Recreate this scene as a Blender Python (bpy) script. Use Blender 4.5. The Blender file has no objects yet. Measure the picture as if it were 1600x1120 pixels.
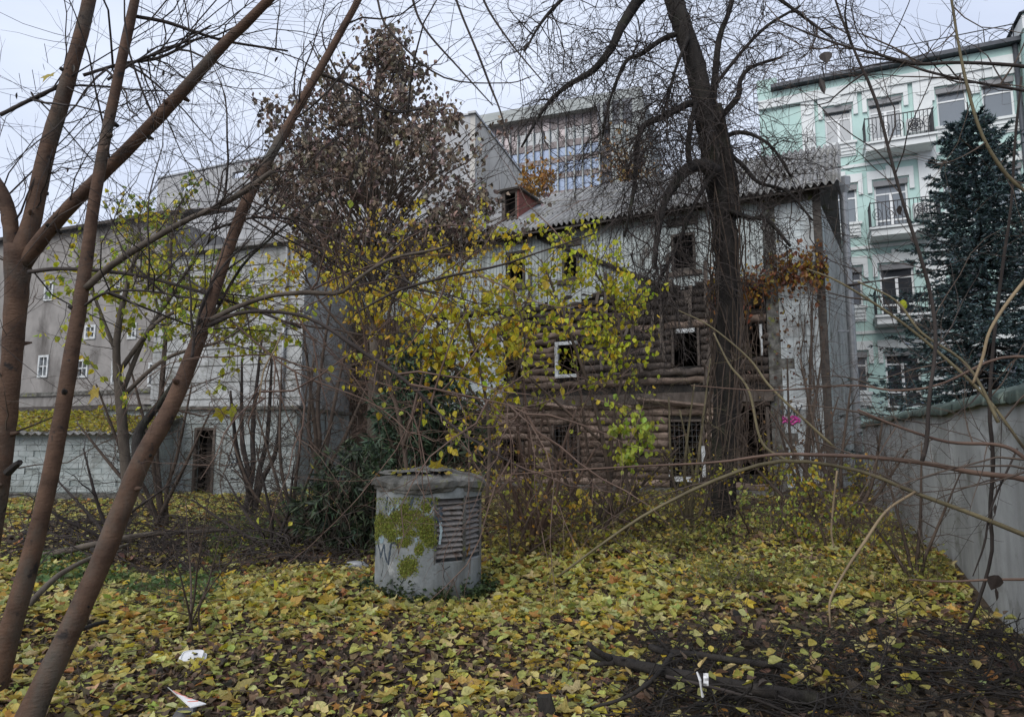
import bpy, math, random
import numpy as np
from mathutils import Vector, Matrix
R = math.radians
rng = np.random.default_rng(11)
random.seed(11)
scene = bpy.context.scene
COL = scene.collection

# ------------------------------------------------------------------ camera
F, TH, CZ = 1050.0, R(6.8), 1.6            # focal length in photo pixels, upward pitch, eye height
cd = bpy.data.cameras.new('camera'); cam = bpy.data.objects.new('camera', cd); COL.objects.link(cam)
cam.location = (0, 0, CZ); cam.rotation_euler = (math.pi/2 + TH, 0, 0)
cd.sensor_width = 36.0; cd.lens = 36.0*F/1600; cd.clip_start = 0.05; cd.clip_end = 2000
scene.camera = cam

# ------------------------------------------------------------------ overcast sky and sun
SUN_EL, SUN_AZ = R(42), R(215)
w = bpy.data.worlds.new('World'); scene.world = w; w.use_nodes = True
nt = w.node_tree; nt.nodes.clear()
out = nt.nodes.new('ShaderNodeOutputWorld'); bg = nt.nodes.new('ShaderNodeBackground')
sky = nt.nodes.new('ShaderNodeTexSky'); sky.sky_type = 'NISHITA'; sky.sun_disc = False
sky.sun_elevation = SUN_EL; sky.sun_rotation = SUN_AZ; sky.dust_density = 3
tc = nt.nodes.new('ShaderNodeTexCoord'); mp = nt.nodes.new('ShaderNodeMapping'); mp.inputs['Scale'].default_value = (1, 1, 2.6)
nz = nt.nodes.new('ShaderNodeTexNoise'); nz.inputs['Scale'].default_value = 2.2; nz.inputs['Detail'].default_value = 5
cr = nt.nodes.new('ShaderNodeValToRGB')
cr.color_ramp.elements[0].position = .32; cr.color_ramp.elements[0].color = (5.3, 5.9, 7.3, 1)
cr.color_ramp.elements[1].position = .68; cr.color_ramp.elements[1].color = (7.0, 7.6, 8.9, 1)
mx = nt.nodes.new('ShaderNodeMixRGB'); mx.inputs[0].default_value = .9
L = nt.links.new
L(tc.outputs['Generated'], mp.inputs[0]); L(mp.outputs[0], nz.inputs['Vector']); L(nz.outputs['Fac'], cr.inputs[0])
L(sky.outputs[0], mx.inputs[1]); L(cr.outputs[0], mx.inputs[2]); L(mx.outputs[0], bg.inputs[0]); L(bg.outputs[0], out.inputs[0])
bg.inputs[1].default_value = 0.10
sd = bpy.data.lights.new('sun', 'SUN'); so = bpy.data.objects.new('sun', sd); COL.objects.link(so)
sd.energy = 1.8; sd.angle = R(50); sd.color = (1, .97, .93)
so.rotation_euler = (math.pi/2 - SUN_EL, 0, math.pi - SUN_AZ)
vs = scene.view_settings
vs.view_transform = 'Standard'; vs.look = 'None'; vs.gamma = 1; vs.use_curve_mapping = False; vs.exposure = 0.46
scene.display_settings.display_device = 'sRGB'
try:
    scene.cycles.max_bounces = 6; scene.cycles.diffuse_bounces = 3; scene.cycles.transparent_max_bounces = 8
    scene.cycles.use_denoising = True
except Exception: pass

# ------------------------------------------------------------------ pixel <-> world helpers
def ray(px, py):
    x = (px-800)/F; y = -(py-560)/F
    return np.array([x, math.cos(TH)-y*math.sin(TH), math.sin(TH)+y*math.cos(TH)])
def P(px, py, Y):
    d = ray(px, py); t = Y/d[1]
    return np.array([d[0]*t, Y, CZ+d[2]*t])
def G(px, py):
    d = ray(px, py); t = -CZ/d[2]
    return np.array([d[0]*t, d[1]*t, 0.0])
def unit(v):
    v = np.asarray(v, float); return v/np.maximum(np.linalg.norm(v, axis=-1, keepdims=True), 1e-9)

class Plane:                                # a vertical facade: s along, z up, d towards the viewer
    def __init__(self, o, u):
        self.o = np.array(o, float); self.u = unit(np.array(u, float))
        n = np.array([-self.u[1], self.u[0]])
        if n @ self.o > 0: n = -n
        self.n = n
    def pt(self, s, z, d=0):
        q = self.o + self.u*s + self.n*d
        return np.array([q[0], q[1], z])
    def hit(self, px, py, d=0):
        r = ray(px, py); o = self.o + self.n*d
        t = (o @ self.n)/(r[:2] @ self.n)
        return (r[:2]*t - o) @ self.u, CZ + r[2]*t
    def rect(self, x0, y0, x1, y1):
        a = self.hit(x0, (y0+y1)/2)[0]; b = self.hit(x1, (y0+y1)/2)[0]; cx = (x0+x1)/2
        return min(a, b), max(a, b), self.hit(cx, y1)[1], self.hit(cx, y0)[1]

# ------------------------------------------------------------------ mesh building
class MB:
    def __init__(self): self.V = []; self.Fc = []; self.C = []; self.n = 0
    def add(self, v, faces, col=None):
        v = np.asarray(v, float).reshape(-1, 3)
        for f in (faces if isinstance(faces, list) else [faces]):
            self.Fc.append(np.asarray(f, np.int64) + self.n)
        self.V.append(v)
        if col is not None:
            c = np.asarray(col, float)
            self.C.append(np.broadcast_to(c, (len(v), 3)) if c.ndim == 1 else c)
        self.n += len(v); return self
    def hexa(self, p, col=None):            # 8 points: bottom ring of 4, top ring of 4
        return self.add(p, np.array([[0,3,2,1],[4,5,6,7],[0,1,5,4],[1,2,6,5],[2,3,7,6],[3,0,4,7]]), col)
    def box(self, x0, x1, y0, y1, z0, z1):
        return self.hexa([(x0,y0,z0),(x1,y0,z0),(x1,y1,z0),(x0,y1,z0),(x0,y0,z1),(x1,y0,z1),(x1,y1,z1),(x0,y1,z1)])
    def pbox(self, pl, s0, s1, z0, z1, d0, d1):
        q = [pl.pt(s0,0,d0), pl.pt(s1,0,d0), pl.pt(s1,0,d1), pl.pt(s0,0,d1)]
        return self.hexa([(a[0],a[1],z0) for a in q] + [(a[0],a[1],z1) for a in q])
    def tube(self, pts, rad, sides=6, cap=True, jit=0, col=None):
        pts = np.asarray(pts, float)
        if pts.ndim == 2: pts = pts[None]
        N, K, _ = pts.shape
        rad = np.broadcast_to(np.asarray(rad, float), (N, K))
        t = unit(np.gradient(pts, axis=1))
        ref = unit(rng.normal(size=(N, 1, 3))*.2 + np.where(np.abs(t.mean(1, keepdims=True)[..., 2:3]) > .8, np.array([1.,0,0]), np.array([0,0,1.])))
        a = unit(np.cross(t, ref)); b = np.cross(t, a)
        ang = np.arange(sides)*2*math.pi/sides
        rr = rad[..., None, None]
        if jit: rr = rr*(1+jit*rng.normal(size=(N, K, sides, 1)))
        v = pts[:, :, None] + rr*(np.cos(ang)[:, None]*a[:, :, None] + np.sin(ang)[:, None]*b[:, :, None])
        i = np.arange(N*K*sides).reshape(N, K, sides)
        j = np.roll(i, -1, axis=2)
        f = np.stack([i[:, :-1], j[:, :-1], j[:, 1:], i[:, 1:]], -1).reshape(-1, 4)
        fs = [f]
        if cap and sides > 3 and N < 50:
            fs += [i[:, 0, ::-1], i[:, -1]]
        c = None
        if col is not None: c = np.repeat(np.broadcast_to(np.asarray(col, float), (N, 3)), K*sides, axis=0)
        return self.add(v.reshape(-1, 3), fs, c)
    def mesh(self, name, m, smooth=False, org=(0,0,0)):
        me = bpy.data.meshes.new(name)
        v = np.concatenate(self.V) - np.asarray(org)
        tot = []; idx = []
        for f in self.Fc:
            if len(f): tot.append(np.full(len(f), f.shape[1])); idx.append(f.reshape(-1))
        tot = np.concatenate(tot); idx = np.concatenate(idx)
        me.vertices.add(len(v)); me.vertices.foreach_set('co', v.astype(np.float32).ravel())
        me.loops.add(len(idx)); me.loops.foreach_set('vertex_index', idx.astype(np.int32))
        me.polygons.add(len(tot))
        me.polygons.foreach_set('loop_start', np.concatenate([[0], np.cumsum(tot)[:-1]]).astype(np.int32))
        if self.C:
            c = np.concatenate(self.C); a = me.attributes.new('col', 'FLOAT_COLOR', 'POINT')
            a.data.foreach_set('color', np.concatenate([c, np.ones((len(c), 1))], 1).astype(np.float32).ravel())
        me.update(calc_edges=True)
        me.polygons.foreach_set('use_smooth', np.full(len(tot), bool(smooth)))
        me.materials.append(m)
        return me

ORG = {}
def tag(o, label=None, cat=None, group=None, kind=None):
    if label: o['label'] = label
    if cat: o['category'] = cat
    if group: o['group'] = group
    if kind: o['kind'] = kind
    return o
def thing(name, label, cat, loc=(0,0,0), group=None):
    o = bpy.data.objects.new(name, None); COL.objects.link(o)
    o.empty_display_size = .1
    loc = [float(x) for x in loc]
    o.location = loc; ORG[o] = np.array(loc)
    return tag(o, label, cat, group)
def put(name, mb, m, parent=None, smooth=False, kind=None, label=None, base=None):
    org = ORG[parent] if parent is not None else np.array(base if base is not None else (0,0,0), float)
    o = bpy.data.objects.new(name, mb.mesh(name, m, smooth, org)); COL.objects.link(o)
    if parent is not None: o.parent = parent
    else: o.location = [float(x) for x in org]
    ORG[o] = org
    return tag(o, label, None, None, kind)
def piece(name, me, parent, world, rot=None, scale=None, color=None):      # repeats share a mesh
    o = bpy.data.objects.new(name, me); COL.objects.link(o); o.parent = parent
    loc = np.asarray(world, float) - ORG[parent]
    M = Matrix.Translation(Vector(loc.tolist()))
    if rot is not None: M = M @ (rot if isinstance(rot, Matrix) else Matrix.Rotation(rot, 4, 'Z'))
    if scale is not None: M = M @ Matrix.Diagonal((scale if hasattr(scale, '__len__') else (scale,)*3)).to_4x4()
    o.matrix_basis = M
    if color is not None: o.color = (*[float(c) for c in color], 1)
    ORG[o] = np.asarray(world, float)
    return o

# ------------------------------------------------------------------ materials
def mat(name, c0, c1, scale=4, rough=.85, bump=.25, bscale=25, rnd=0, stretch=(1,1,1), bst=None, spec=.3, metal=0,
        dirt=None, dscale=1.2, dst=(1,1,1), dlo=.5, dhi=.68, dirt2=None, d2scale=3, d2lo=.58, d2hi=.66, bdist=.02):
    m = bpy.data.materials.new(name); m.use_nodes = True
    n = m.node_tree; n.nodes.clear(); K = n.links.new
    o = n.nodes.new('ShaderNodeOutputMaterial'); b = n.nodes.new('ShaderNodeBsdfPrincipled'); K(b.outputs[0], o.inputs[0])
    g = n.nodes.new('ShaderNodeNewGeometry')
    def noise(sc, st, det=6):
        p = n.nodes.new('ShaderNodeMapping'); p.inputs['Scale'].default_value = st; K(g.outputs['Position'], p.inputs[0])
        t = n.nodes.new('ShaderNodeTexNoise'); t.inputs['Scale'].default_value = sc; t.inputs['Detail'].default_value = det
        t.inputs['Roughness'].default_value = .62; K(p.outputs[0], t.inputs['Vector']); return t.outputs['Fac']
    def ramp(f, lo, hi):
        r = n.nodes.new('ShaderNodeMapRange'); r.inputs[1].default_value = lo; r.inputs[2].default_value = hi; K(f, r.inputs[0]); return r.outputs[0]
    def mix(f, a, c):
        x = n.nodes.new('ShaderNodeMixRGB'); K(f, x.inputs[0])
        if isinstance(a, tuple): x.inputs[1].default_value = (*a, 1)
        else: K(a, x.inputs[1])
        x.inputs[2].default_value = (*c, 1); return x.outputs[0]
    col = mix(ramp(noise(scale, stretch), .33, .67), tuple(c0), tuple(c1))
    if dirt: col = mix(ramp(noise(dscale, dst, 8), dlo, dhi), col, dirt)
    if dirt2: col = mix(ramp(noise(d2scale, (1,1,1), 8), d2lo, d2hi), col, dirt2)
    if rnd:
        oi = n.nodes.new('ShaderNodeObjectInfo'); r = n.nodes.new('ShaderNodeMapRange')
        r.inputs[3].default_value = 1-rnd; r.inputs[4].default_value = 1+rnd; K(oi.outputs['Random'], r.inputs[0])
        h = n.nodes.new('ShaderNodeHueSaturation'); K(r.outputs[0], h.inputs['Value']); K(col, h.inputs['Color']); col = h.outputs[0]
    K(col, b.inputs['Base Color'])
    b.inputs['Roughness'].default_value = rough; b.inputs['Metallic'].default_value = metal
    b.inputs['Specular IOR Level'].default_value = spec
    if bump:
        bp = n.nodes.new('ShaderNodeBump'); bp.inputs['Strength'].default_value = bump; bp.inputs['Distance'].default_value = bdist
        K(noise(bscale, bst or stretch), bp.inputs['Height']); K(bp.outputs[0], b.inputs['Normal'])
    return m
def leafmat(name, use_obj=False, transl=.42, rough=.5):
    m = bpy.data.materials.new(name); m.use_nodes = True
    n = m.node_tree; n.nodes.clear(); K = n.links.new
    o = n.nodes.new('ShaderNodeOutputMaterial'); b = n.nodes.new('ShaderNodeBsdfPrincipled')
    if use_obj: src = n.nodes.new('ShaderNodeObjectInfo').outputs['Color']
    else:
        a = n.nodes.new('ShaderNodeAttribute'); a.attribute_name = 'col'; src = a.outputs['Color']
    g = n.nodes.new('ShaderNodeNewGeometry'); t = n.nodes.new('ShaderNodeTexNoise'); t.inputs['Scale'].default_value = 60; t.inputs['Detail'].default_value = 4
    K(g.outputs['Position'], t.inputs['Vector'])
    mr = n.nodes.new('ShaderNodeMapRange'); mr.inputs[1].default_value = .3; mr.inputs[2].default_value = .7; mr.inputs[3].default_value = .72; mr.inputs[4].default_value = 1.15
    K(t.outputs['Fac'], mr.inputs[0])
    h = n.nodes.new('ShaderNodeHueSaturation'); K(src, h.inputs['Color']); K(mr.outputs[0], h.inputs['Value'])
    K(h.outputs[0], b.inputs['Base Color']); b.inputs['Roughness'].default_value = rough; b.inputs['Specular IOR Level'].default_value = .35
    tr = n.nodes.new('ShaderNodeBsdfTranslucent'); K(h.outputs[0], tr.inputs[0])
    x = n.nodes.new('ShaderNodeMixShader'); x.inputs[0].default_value = transl
    K(b.outputs[0], x.inputs[1]); K(tr.outputs[0], x.inputs[2]); K(x.outputs[0], o.inputs[0])
    return m
def glassmat(name, col, rough=.08):
    m = bpy.data.materials.new(name); m.use_nodes = True
    b = m.node_tree.nodes['Principled BSDF']; b.inputs['Base Color'].default_value = (*col, 1)
    b.inputs['Roughness'].default_value = rough; b.inputs['Specular IOR Level'].default_value = .8
    return m

M = {}
M['soil'] = mat('leaf_mould', (.035,.026,.018), (.085,.06,.038), 6, .95, .6, 40, dirt=(.055,.055,.022), dscale=.5, bdist=.04)
M['bark_red'] = mat('red_brown_bark', (.05,.028,.018), (.112,.064,.040), 5, .8, .45, 26, stretch=(1,1,1.5), dirt=(.07,.066,.055), dscale=2.4, dst=(1,1,.5), dlo=.54, dhi=.72, dirt2=(.022,.017,.015), d2scale=9, d2lo=.6, d2hi=.67, bst=(1,1,2.6), bdist=.02)
M['bark_dark'] = mat('dark_furrowed_bark', (.012,.0105,.010), (.036,.031,.027), 6, .92, 1., 16, stretch=(1,1,.25), bdist=.04, dirt=(.03,.033,.02), dscale=1.5, dlo=.55)
M['bark_grey'] = mat('grey_brown_bark', (.06,.048,.038), (.12,.1,.08), 8, .9, .4, 30, stretch=(1,1,.4))
M['twig'] = mat('twig_bark', (.045,.033,.026), (.095,.07,.053), 3, .85, 0)
M['twig_dark'] = mat('dark_twig_bark', (.024,.019,.017), (.055,.045,.04), 3, .9, 0)
M['twig_pale'] = mat('pale_twig_bark', (.15,.11,.065), (.25,.19,.115), 4, .8, .2, 40)
M['twig_olive'] = mat('olive_twig_bark', (.08,.066,.037), (.155,.13,.072), 4, .75, .2, 40)
M['twig_red'] = mat('red_brown_twig_bark', (.07,.043,.033), (.13,.085,.062), 4, .7, .2, 40)
M['leaf'] = leafmat('leaf_blades'); M['leafo'] = leafmat('single_leaf_blades', True)
M['dryleaf'] = leafmat('dry_leaf_blades', False, .15, .8)
M['needle'] = leafmat('needles', False, .1, .6)
M['conc'] = mat('weathered_concrete', (.16,.175,.175), (.27,.285,.285), 3, .9, .35, 30, dirt=(.075,.072,.06), dscale=2.2, dst=(1.6,1.6,.4), dlo=.47, dhi=.72, dirt2=(.34,.35,.34), d2scale=5, d2lo=.6, d2hi=.7)
M['conc_dark'] = mat('dark_weathered_concrete', (.055,.055,.05), (.18,.175,.16), 7, .92, .6, 28, dirt=(.045,.042,.036), dscale=3, dirt2=(.13,.14,.04), d2scale=5)
M['wallc'] = mat('stained_grey_render', (.3,.31,.305), (.42,.43,.425), 1.6, .9, .2, 40, dirt=(.19,.19,.18), dscale=1.1, dst=(1.6,1.6,.4), dlo=.45, dhi=.75, dirt2=(.13,.13,.11), d2scale=2.2, d2lo=.55, d2hi=.72)
M['louvre'] = mat('weathered_grey_louvre', (.17,.155,.145), (.27,.25,.235), 6, .7, .3, 30, dirt=(.09,.065,.05), dscale=6, dlo=.5, dhi=.65)
M['log_shaded'] = mat('shade_toned_log', (.03,.025,.022), (.1,.08,.068), 5, .9, .8, 20, rnd=.4, stretch=(.35,.35,3), bst=(.4,.4,4), dirt=(.02,.017,.015), dscale=1.3, dlo=.46, dhi=.7)  # copy of the log, colour darkened for the dimness behind the twigs
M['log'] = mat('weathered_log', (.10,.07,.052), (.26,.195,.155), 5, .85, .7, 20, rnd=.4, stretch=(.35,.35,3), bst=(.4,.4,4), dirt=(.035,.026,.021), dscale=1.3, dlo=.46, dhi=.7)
M['dark'] = mat('shade_dark_interior', (.012,.011,.010), (.03,.027,.024), 4, .95, 0)  # near-black: the shade inside rooms, holes and gaps is put into the colour
M['plank'] = mat('grey_painted_boards', (.29,.325,.32), (.42,.455,.445), 3, .85, .3, 18, rnd=.12, stretch=(4,4,.4), dirt=(.09,.092,.085), dscale=1.1, dst=(2,2,.35), dlo=.47, dhi=.76, dirt2=(.07,.055,.045), d2scale=.8, d2lo=.6, d2hi=.72)
M['tile'] = mat('grey_facing_tiles', (.36,.4,.405), (.48,.52,.525), 3, .6, .2, 18, rnd=.13, dirt=(.12,.105,.09), dscale=1.0, dst=(1.5,1.5,.5), dlo=.5, dhi=.76)
M['trim'] = mat('dark_wooden_trim', (.035,.03,.027), (.09,.08,.07), 5, .9, .4, 20, stretch=(1,1,3))
M['white'] = mat('flaking_white_paint', (.4,.42,.42), (.6,.62,.62), 6, .6, .15, 40, dirt=(.17,.15,.13), dscale=4, dlo=.52, dhi=.7)
M['asbestos'] = mat('grey_corrugated_sheet', (.19,.19,.19), (.31,.31,.305), 2, .9, .3, 30, rnd=.16, stretch=(1,1,1), dirt=(.085,.08,.062), dscale=1.6, dlo=.48, dhi=.72, dirt2=(.13,.13,.06), d2scale=2, d2lo=.6, d2hi=.72)
M['oldwood'] = mat('old_dark_wood', (.05,.04,.033), (.12,.1,.085), 4, .9, .5, 20, stretch=(1,1,.4))
M['plaster'] = mat('brown_damaged_plaster', (.085,.06,.047), (.2,.15,.12), 2, .92, .5, 14, dirt=(.045,.033,.027), dscale=.9, dirt2=(.22,.2,.185), d2scale=1.2, d2lo=.6, d2hi=.66)
M['brick'] = mat('old_red_brick', (.17,.09,.065), (.28,.17,.13), 5, .9, .4, 30, rnd=.3)
M['redtin'] = mat('dull_red_tin', (.14,.045,.035), (.2,.07,.055), 3, .7, .1, 30)
M['zinc'] = mat('grey_zinc_sheet', (.25,.26,.27), (.36,.37,.38), 4, .45, .1, 30, metal=.3)
M['grey_render'] = mat('grey_brown_render', (.2,.19,.18), (.28,.265,.25), 1.5, .92, .2, 30, dirt=(.09,.082,.075), dscale=.8, dst=(1,1,.4))
M['firewall'] = mat('beige_grey_firewall', (.4,.385,.35), (.5,.48,.44), .5, .9, .1, 8, dirt=(.22,.215,.2), dscale=.35, dst=(1,1,.4))
M['firewall_grey'] = mat('cool_grey_render', (.33,.335,.34), (.41,.415,.42), .8, .9, .1, 8, dirt=(.26,.262,.265), dscale=.5, dst=(1,1,.4))
M['bluewall'] = mat('pale_blue_limewash', (.22,.255,.25), (.36,.39,.38), 2.2, .9, .3, 20, dirt=(.15,.15,.13), dscale=1.3, dst=(1,1,.6), dlo=.5, dhi=.7)
M['mint'] = mat('mint_green_render', (.40,.56,.52), (.46,.61,.57), 1.2, .85, .1, 20, dirt=(.37,.51,.48), dscale=.6)
M['cream'] = mat('off_white_stucco', (.6,.625,.62), (.68,.70,.69), 2, .85, .1, 20)
M['pvc'] = mat('white_window_frame', (.66,.67,.67), (.74,.75,.75), 3, .4, 0)
M['greymetal'] = mat('dark_grey_metal', (.05,.055,.065), (.08,.085,.095), 3, .5, .05, 20, metal=.3)
M['iron'] = mat('black_wrought_iron', (.018,.019,.022), (.035,.036,.04), 3, .5, 0)
M['shutter'] = mat('grey_shutter_box', (.2,.2,.205), (.25,.25,.255), 3, .6, 0)
M['ac'] = mat('air_conditioner_casing', (.55,.56,.55), (.64,.65,.64), 4, .5, 0)
M['pane'] = glassmat('grey_window_glass', (.16,.18,.2)); M['pane_dark'] = glassmat('dark_window_glass', (.035,.037,.042))
M['pane_blue'] = glassmat('sky_blue_glass', (.17,.25,.4), .35); M['pane_pink'] = glassmat('pale_pink_panel', (.4,.33,.33), .4)  # office block: blue glass and pale pink panels
M['offband'] = mat('grey_metal_cladding', (.3,.32,.31), (.37,.39,.375), .3, .7, 0); M['offdark'] = mat('dark_spandrel', (.1,.105,.12), (.14,.145,.16), .4, .6, 0)
M['offbrown'] = mat('brown_spandrel', (.19,.165,.16), (.25,.215,.21), .4, .7, 0)
M['greencap'] = mat('dark_green_roofing', (.03,.048,.04), (.07,.095,.08), 4, .7, .3, 15, dirt=(.2,.24,.2), dscale=3, dlo=.56, dhi=.7, rnd=.2)
M['navy'] = mat('faded_navy_spray_paint', (.02,.03,.045), (.06,.08,.1), 8, .7, 0)
M['teal'] = mat('faded_pale_blue_spray_paint', (.2,.27,.3), (.3,.37,.39), 8, .7, 0)
M['moss'] = mat('yellow_green_moss', (.1,.13,.012), (.22,.25,.03), 14, 1, .8, 60, bdist=.01)
M['pink'] = mat('magenta_spray_paint', (.5,.03,.25), (.6,.08,.35), 8, .6, 0)
M['paper'] = mat('white_plastic', (.6,.6,.6), (.72,.72,.72), 8, .4, 0)
M['redprint'] = mat('faded_red_print', (.4,.12,.1), (.55,.25,.2), 12, .6, 0)
M['greyplastic'] = mat('dark_grey_plastic', (.02,.02,.024), (.045,.045,.05), 8, .4, .1, 30)
M['wire'] = mat('grey_wire', (.1,.1,.1), (.16,.16,.16), 4, .6, 0)

# ------------------------------------------------------------------ leaves and twigs
def fan(ring, fold=0.):
    return ring
OV = np.array([(0,0,0),(.2,.1,.05),(.42,.33,.11),(.36,.62,.1),(.15,.88,.04),(0,1.05,-.03),(-.15,.88,.04),(-.36,.62,.1),(-.42,.33,.11),(-.2,.1,.05)])
OVF = [np.array([[0,1,2,3,4,5],[0,5,6,7,8,9]])]
a_ = []
for ang, r in ((-90,.18),(-62,.42),(-40,.62),(-15,.4),(3,.52),(22,.78),(38,.44),(60,.5),(74,.62),(90,1.0),(106,.62),(120,.5),(142,.44),(158,.78),(177,.52),(195,.4),(220,.62),(242,.42)):
    a_.append((r*math.cos(R(ang)), r*math.sin(R(ang))+.2, .07*math.cos(3*R(ang))))
MA = np.array([(0,.2,-.03)] + a_)
MAF = [np.array([[0, 1+i, 1+(i+1) % 18] for i in range(18)])]
LA = np.array([(0,0,0),(.16,.35,.04),(.13,.7,.03),(0,1,-.05),(-.13,.7,.03),(-.16,.35,.04)])
LAF = [np.array([[0,1,2,3],[0,3,4,5]])]
CU = np.array([(0,0,0),(.3,.15,.22),(.38,.55,-.08),(.05,1,.2),(-.25,.7,.25),(-.4,.3,-.05)])   # curled dry leaf
CUF = [np.array([[0,1,2,3],[0,3,4,5]])]
ND = np.array([(-.05,0,0),(.05,0,0),(0,1,.04)]); NDF = [np.array([[0,1,2]])]
SHAPES = {'oval': (OV, OVF), 'maple': (MA, MAF), 'lance': (LA, LAF), 'curl': (CU, CUF), 'needle': (ND, NDF)}
def frames(n, tilt, hang=None):
    """N rotation matrices: columns x, y (leaf direction), z (leaf normal)."""
    if hang is None:
        z = unit(np.stack([rng.normal(size=n)*tilt, rng.normal(size=n)*tilt, np.ones(n)], 1))
        a = rng.uniform(0, 2*math.pi, n); q = np.stack([np.cos(a), np.sin(a), np.zeros(n)], 1)
        x = unit(np.cross(q, z)); y = np.cross(z, x)
    else:
        y = unit(np.stack([rng.normal(size=n)*tilt, rng.normal(size=n)*tilt, np.full(n, -hang)], 1))
        q = unit(rng.normal(size=(n, 3))); x = unit(np.cross(y, q)); z = np.cross(x, y)
    return np.stack([x, y, z], -1)
def leaves(mb, cen, size, shape, cols, tilt=.4, hang=None, fr=None):
    T, Fs = SHAPES[shape]; n = len(cen)
    if n == 0: return mb
    Rm = frames(n, tilt, hang) if fr is None else fr
    Tn = np.repeat(T[None], n, 0).copy(); Tn[:, :, 2] = T[:, 2]*rng.uniform(-.6, 2.6, (n, 1)) + rng.normal(size=(n, 1))*.28*(T[:, 1]-.45)**2 + np.abs(rng.normal(size=(n, 1)))*.22*np.abs(T[:, 0]) + rng.normal(size=(n, 1))*.12*T[:, 0]*T[:, 1]
    Tn[:, :, 0] *= rng.uniform(.75, 1.15, (n, 1))
    v = np.einsum('nij,nvj->nvi', Rm, Tn)*np.broadcast_to(np.asarray(size, float), (n,))[:, None, None] + np.asarray(cen)[:, None]
    off = (np.arange(n)*len(T))[:, None, None]
    return mb.add(v.reshape(-1, 3), [(f[None]+off).reshape(-1, f.shape[1]) for f in Fs], np.repeat(cols, len(T), axis=0))
def pal(n, pals, wts, var=.18):
    p = np.array(pals)[rng.choice(len(pals), n, p=np.array(wts)/sum(wts))]
    return np.clip(p*(1+var*rng.normal(size=(n, 1)))*(1+.08*rng.normal(size=(n, 3))), .004, .8)
def leafmeshes(shape, variants=3):
    r = []
    T, Fs = SHAPES[shape]
    for k in range(variants):
        b = MB(); t = T.copy(); t[:, 2] = t[:, 2]*(.4+.8*k) + .12*(k-1)*(t[:, 1]-.4)**2
        b.add(t, Fs); r.append(b.mesh('leaf', M['leafo']))
    return r
LM = {s: leafmeshes(s) for s in ('oval', 'maple', 'lance')}
def leafobjs(parent, cen, size, shape, cols, tilt=.5, hang=None):
    n = len(cen); Rm = frames(n, tilt, hang); size = np.broadcast_to(np.asarray(size, float), (n,))
    for i in range(n):
        piece('leaf', LM[shape][i % 3], parent, cen[i], Matrix(Rm[i].tolist()).to_4x4(), float(size[i]), cols[i])
def walk(p, d, Ln, K=7, wob=.18, grav=0., up=None):
    p = np.asarray(p, float).copy(); d = unit(d); N = len(p)
    pts = np.empty((N, K, 3)); pts[:, 0] = p; st = (np.broadcast_to(Ln, (N,))/(K-1))[:, None]
    for k in range(1, K):
        d = unit(d + wob*rng.normal(size=(N, 3)) + np.array([0, 0, -grav]))
        p = p + d*st; pts[:, k] = p
    return pts
def sample(pts, n, t0=.15, t1=1., idx=None):
    N, K, _ = pts.shape
    i = rng.integers(0, N, n) if idx is None else idx
    t = rng.uniform(t0, t1, n)*(K-1); k = np.minimum(t.astype(int), K-2); f = (t-k)[:, None]
    return pts[i, k]*(1-f) + pts[i, k+1]*f, unit(pts[i, k+1]-pts[i, k]), t/(K-1)
def smooth(pts, n):
    p = np.asarray(pts, float); m = len(p)
    q = np.vstack([2*p[0]-p[1], p, 2*p[-1]-p[-2]])
    t = np.linspace(0, m-1-1e-6, n); i = t.astype(int); f = (t-i)[:, None]
    a, b, c, d = q[i], q[i+1], q[i+2], q[i+3]
    return .5*((2*b)+(-a+c)*f+(2*a-5*b+4*c-d)*f**2+(-a+3*b-3*c+d)*f**3)
WS = 1.0                                     # width scale while a tree is built
def limb(px, Y0, Y1=None, n=24):
    """a limb given by points in the photograph (x, y, width) and the distance of its two ends -> centre line, radii"""
    Y1 = Y0 if Y1 is None else Y1; m = len(px)
    q = np.array([[*P(a, b, Y0+(Y1-Y0)*i/(m-1)), WS*c/2*(Y0+(Y1-Y0)*i/(m-1))/F] for i, (a, b, c) in enumerate(px)])
    s = smooth(q, n); return s[:, :3], np.maximum(s[:, 3], .002)
def limb_part(name, px, Y0, Y1, m, parent, sides=8, n=24, jit=.03, label=None):
    p, r = limb(px, Y0, Y1, n)
    put(name, MB().tube(p, r, sides, jit=jit), m, parent, True, label=label)
    return p
def twigset(parents, n, L0, L1, r0, wob=.16, grav=0., spread=.9, K=7, t0=.15, up=0., flat=1.):
    b, t, _ = sample(parents, n, t0)
    d = unit(t*.75 + spread*rng.normal(size=(n, 3))*np.array([1, flat, 1]) + np.array([0, 0, up]))
    return walk(b, d, rng.uniform(L0, L1, n), K, wob, grav)
def taper(pts, r, end=.3):
    return np.linspace(1, end, pts.shape[1])[None]*np.broadcast_to(np.asarray(r, float).reshape(-1, 1), (len(pts), 1))
def stackpts(*ps, K=24):
    return np.stack([smooth(p, K) for p in ps])

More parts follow.
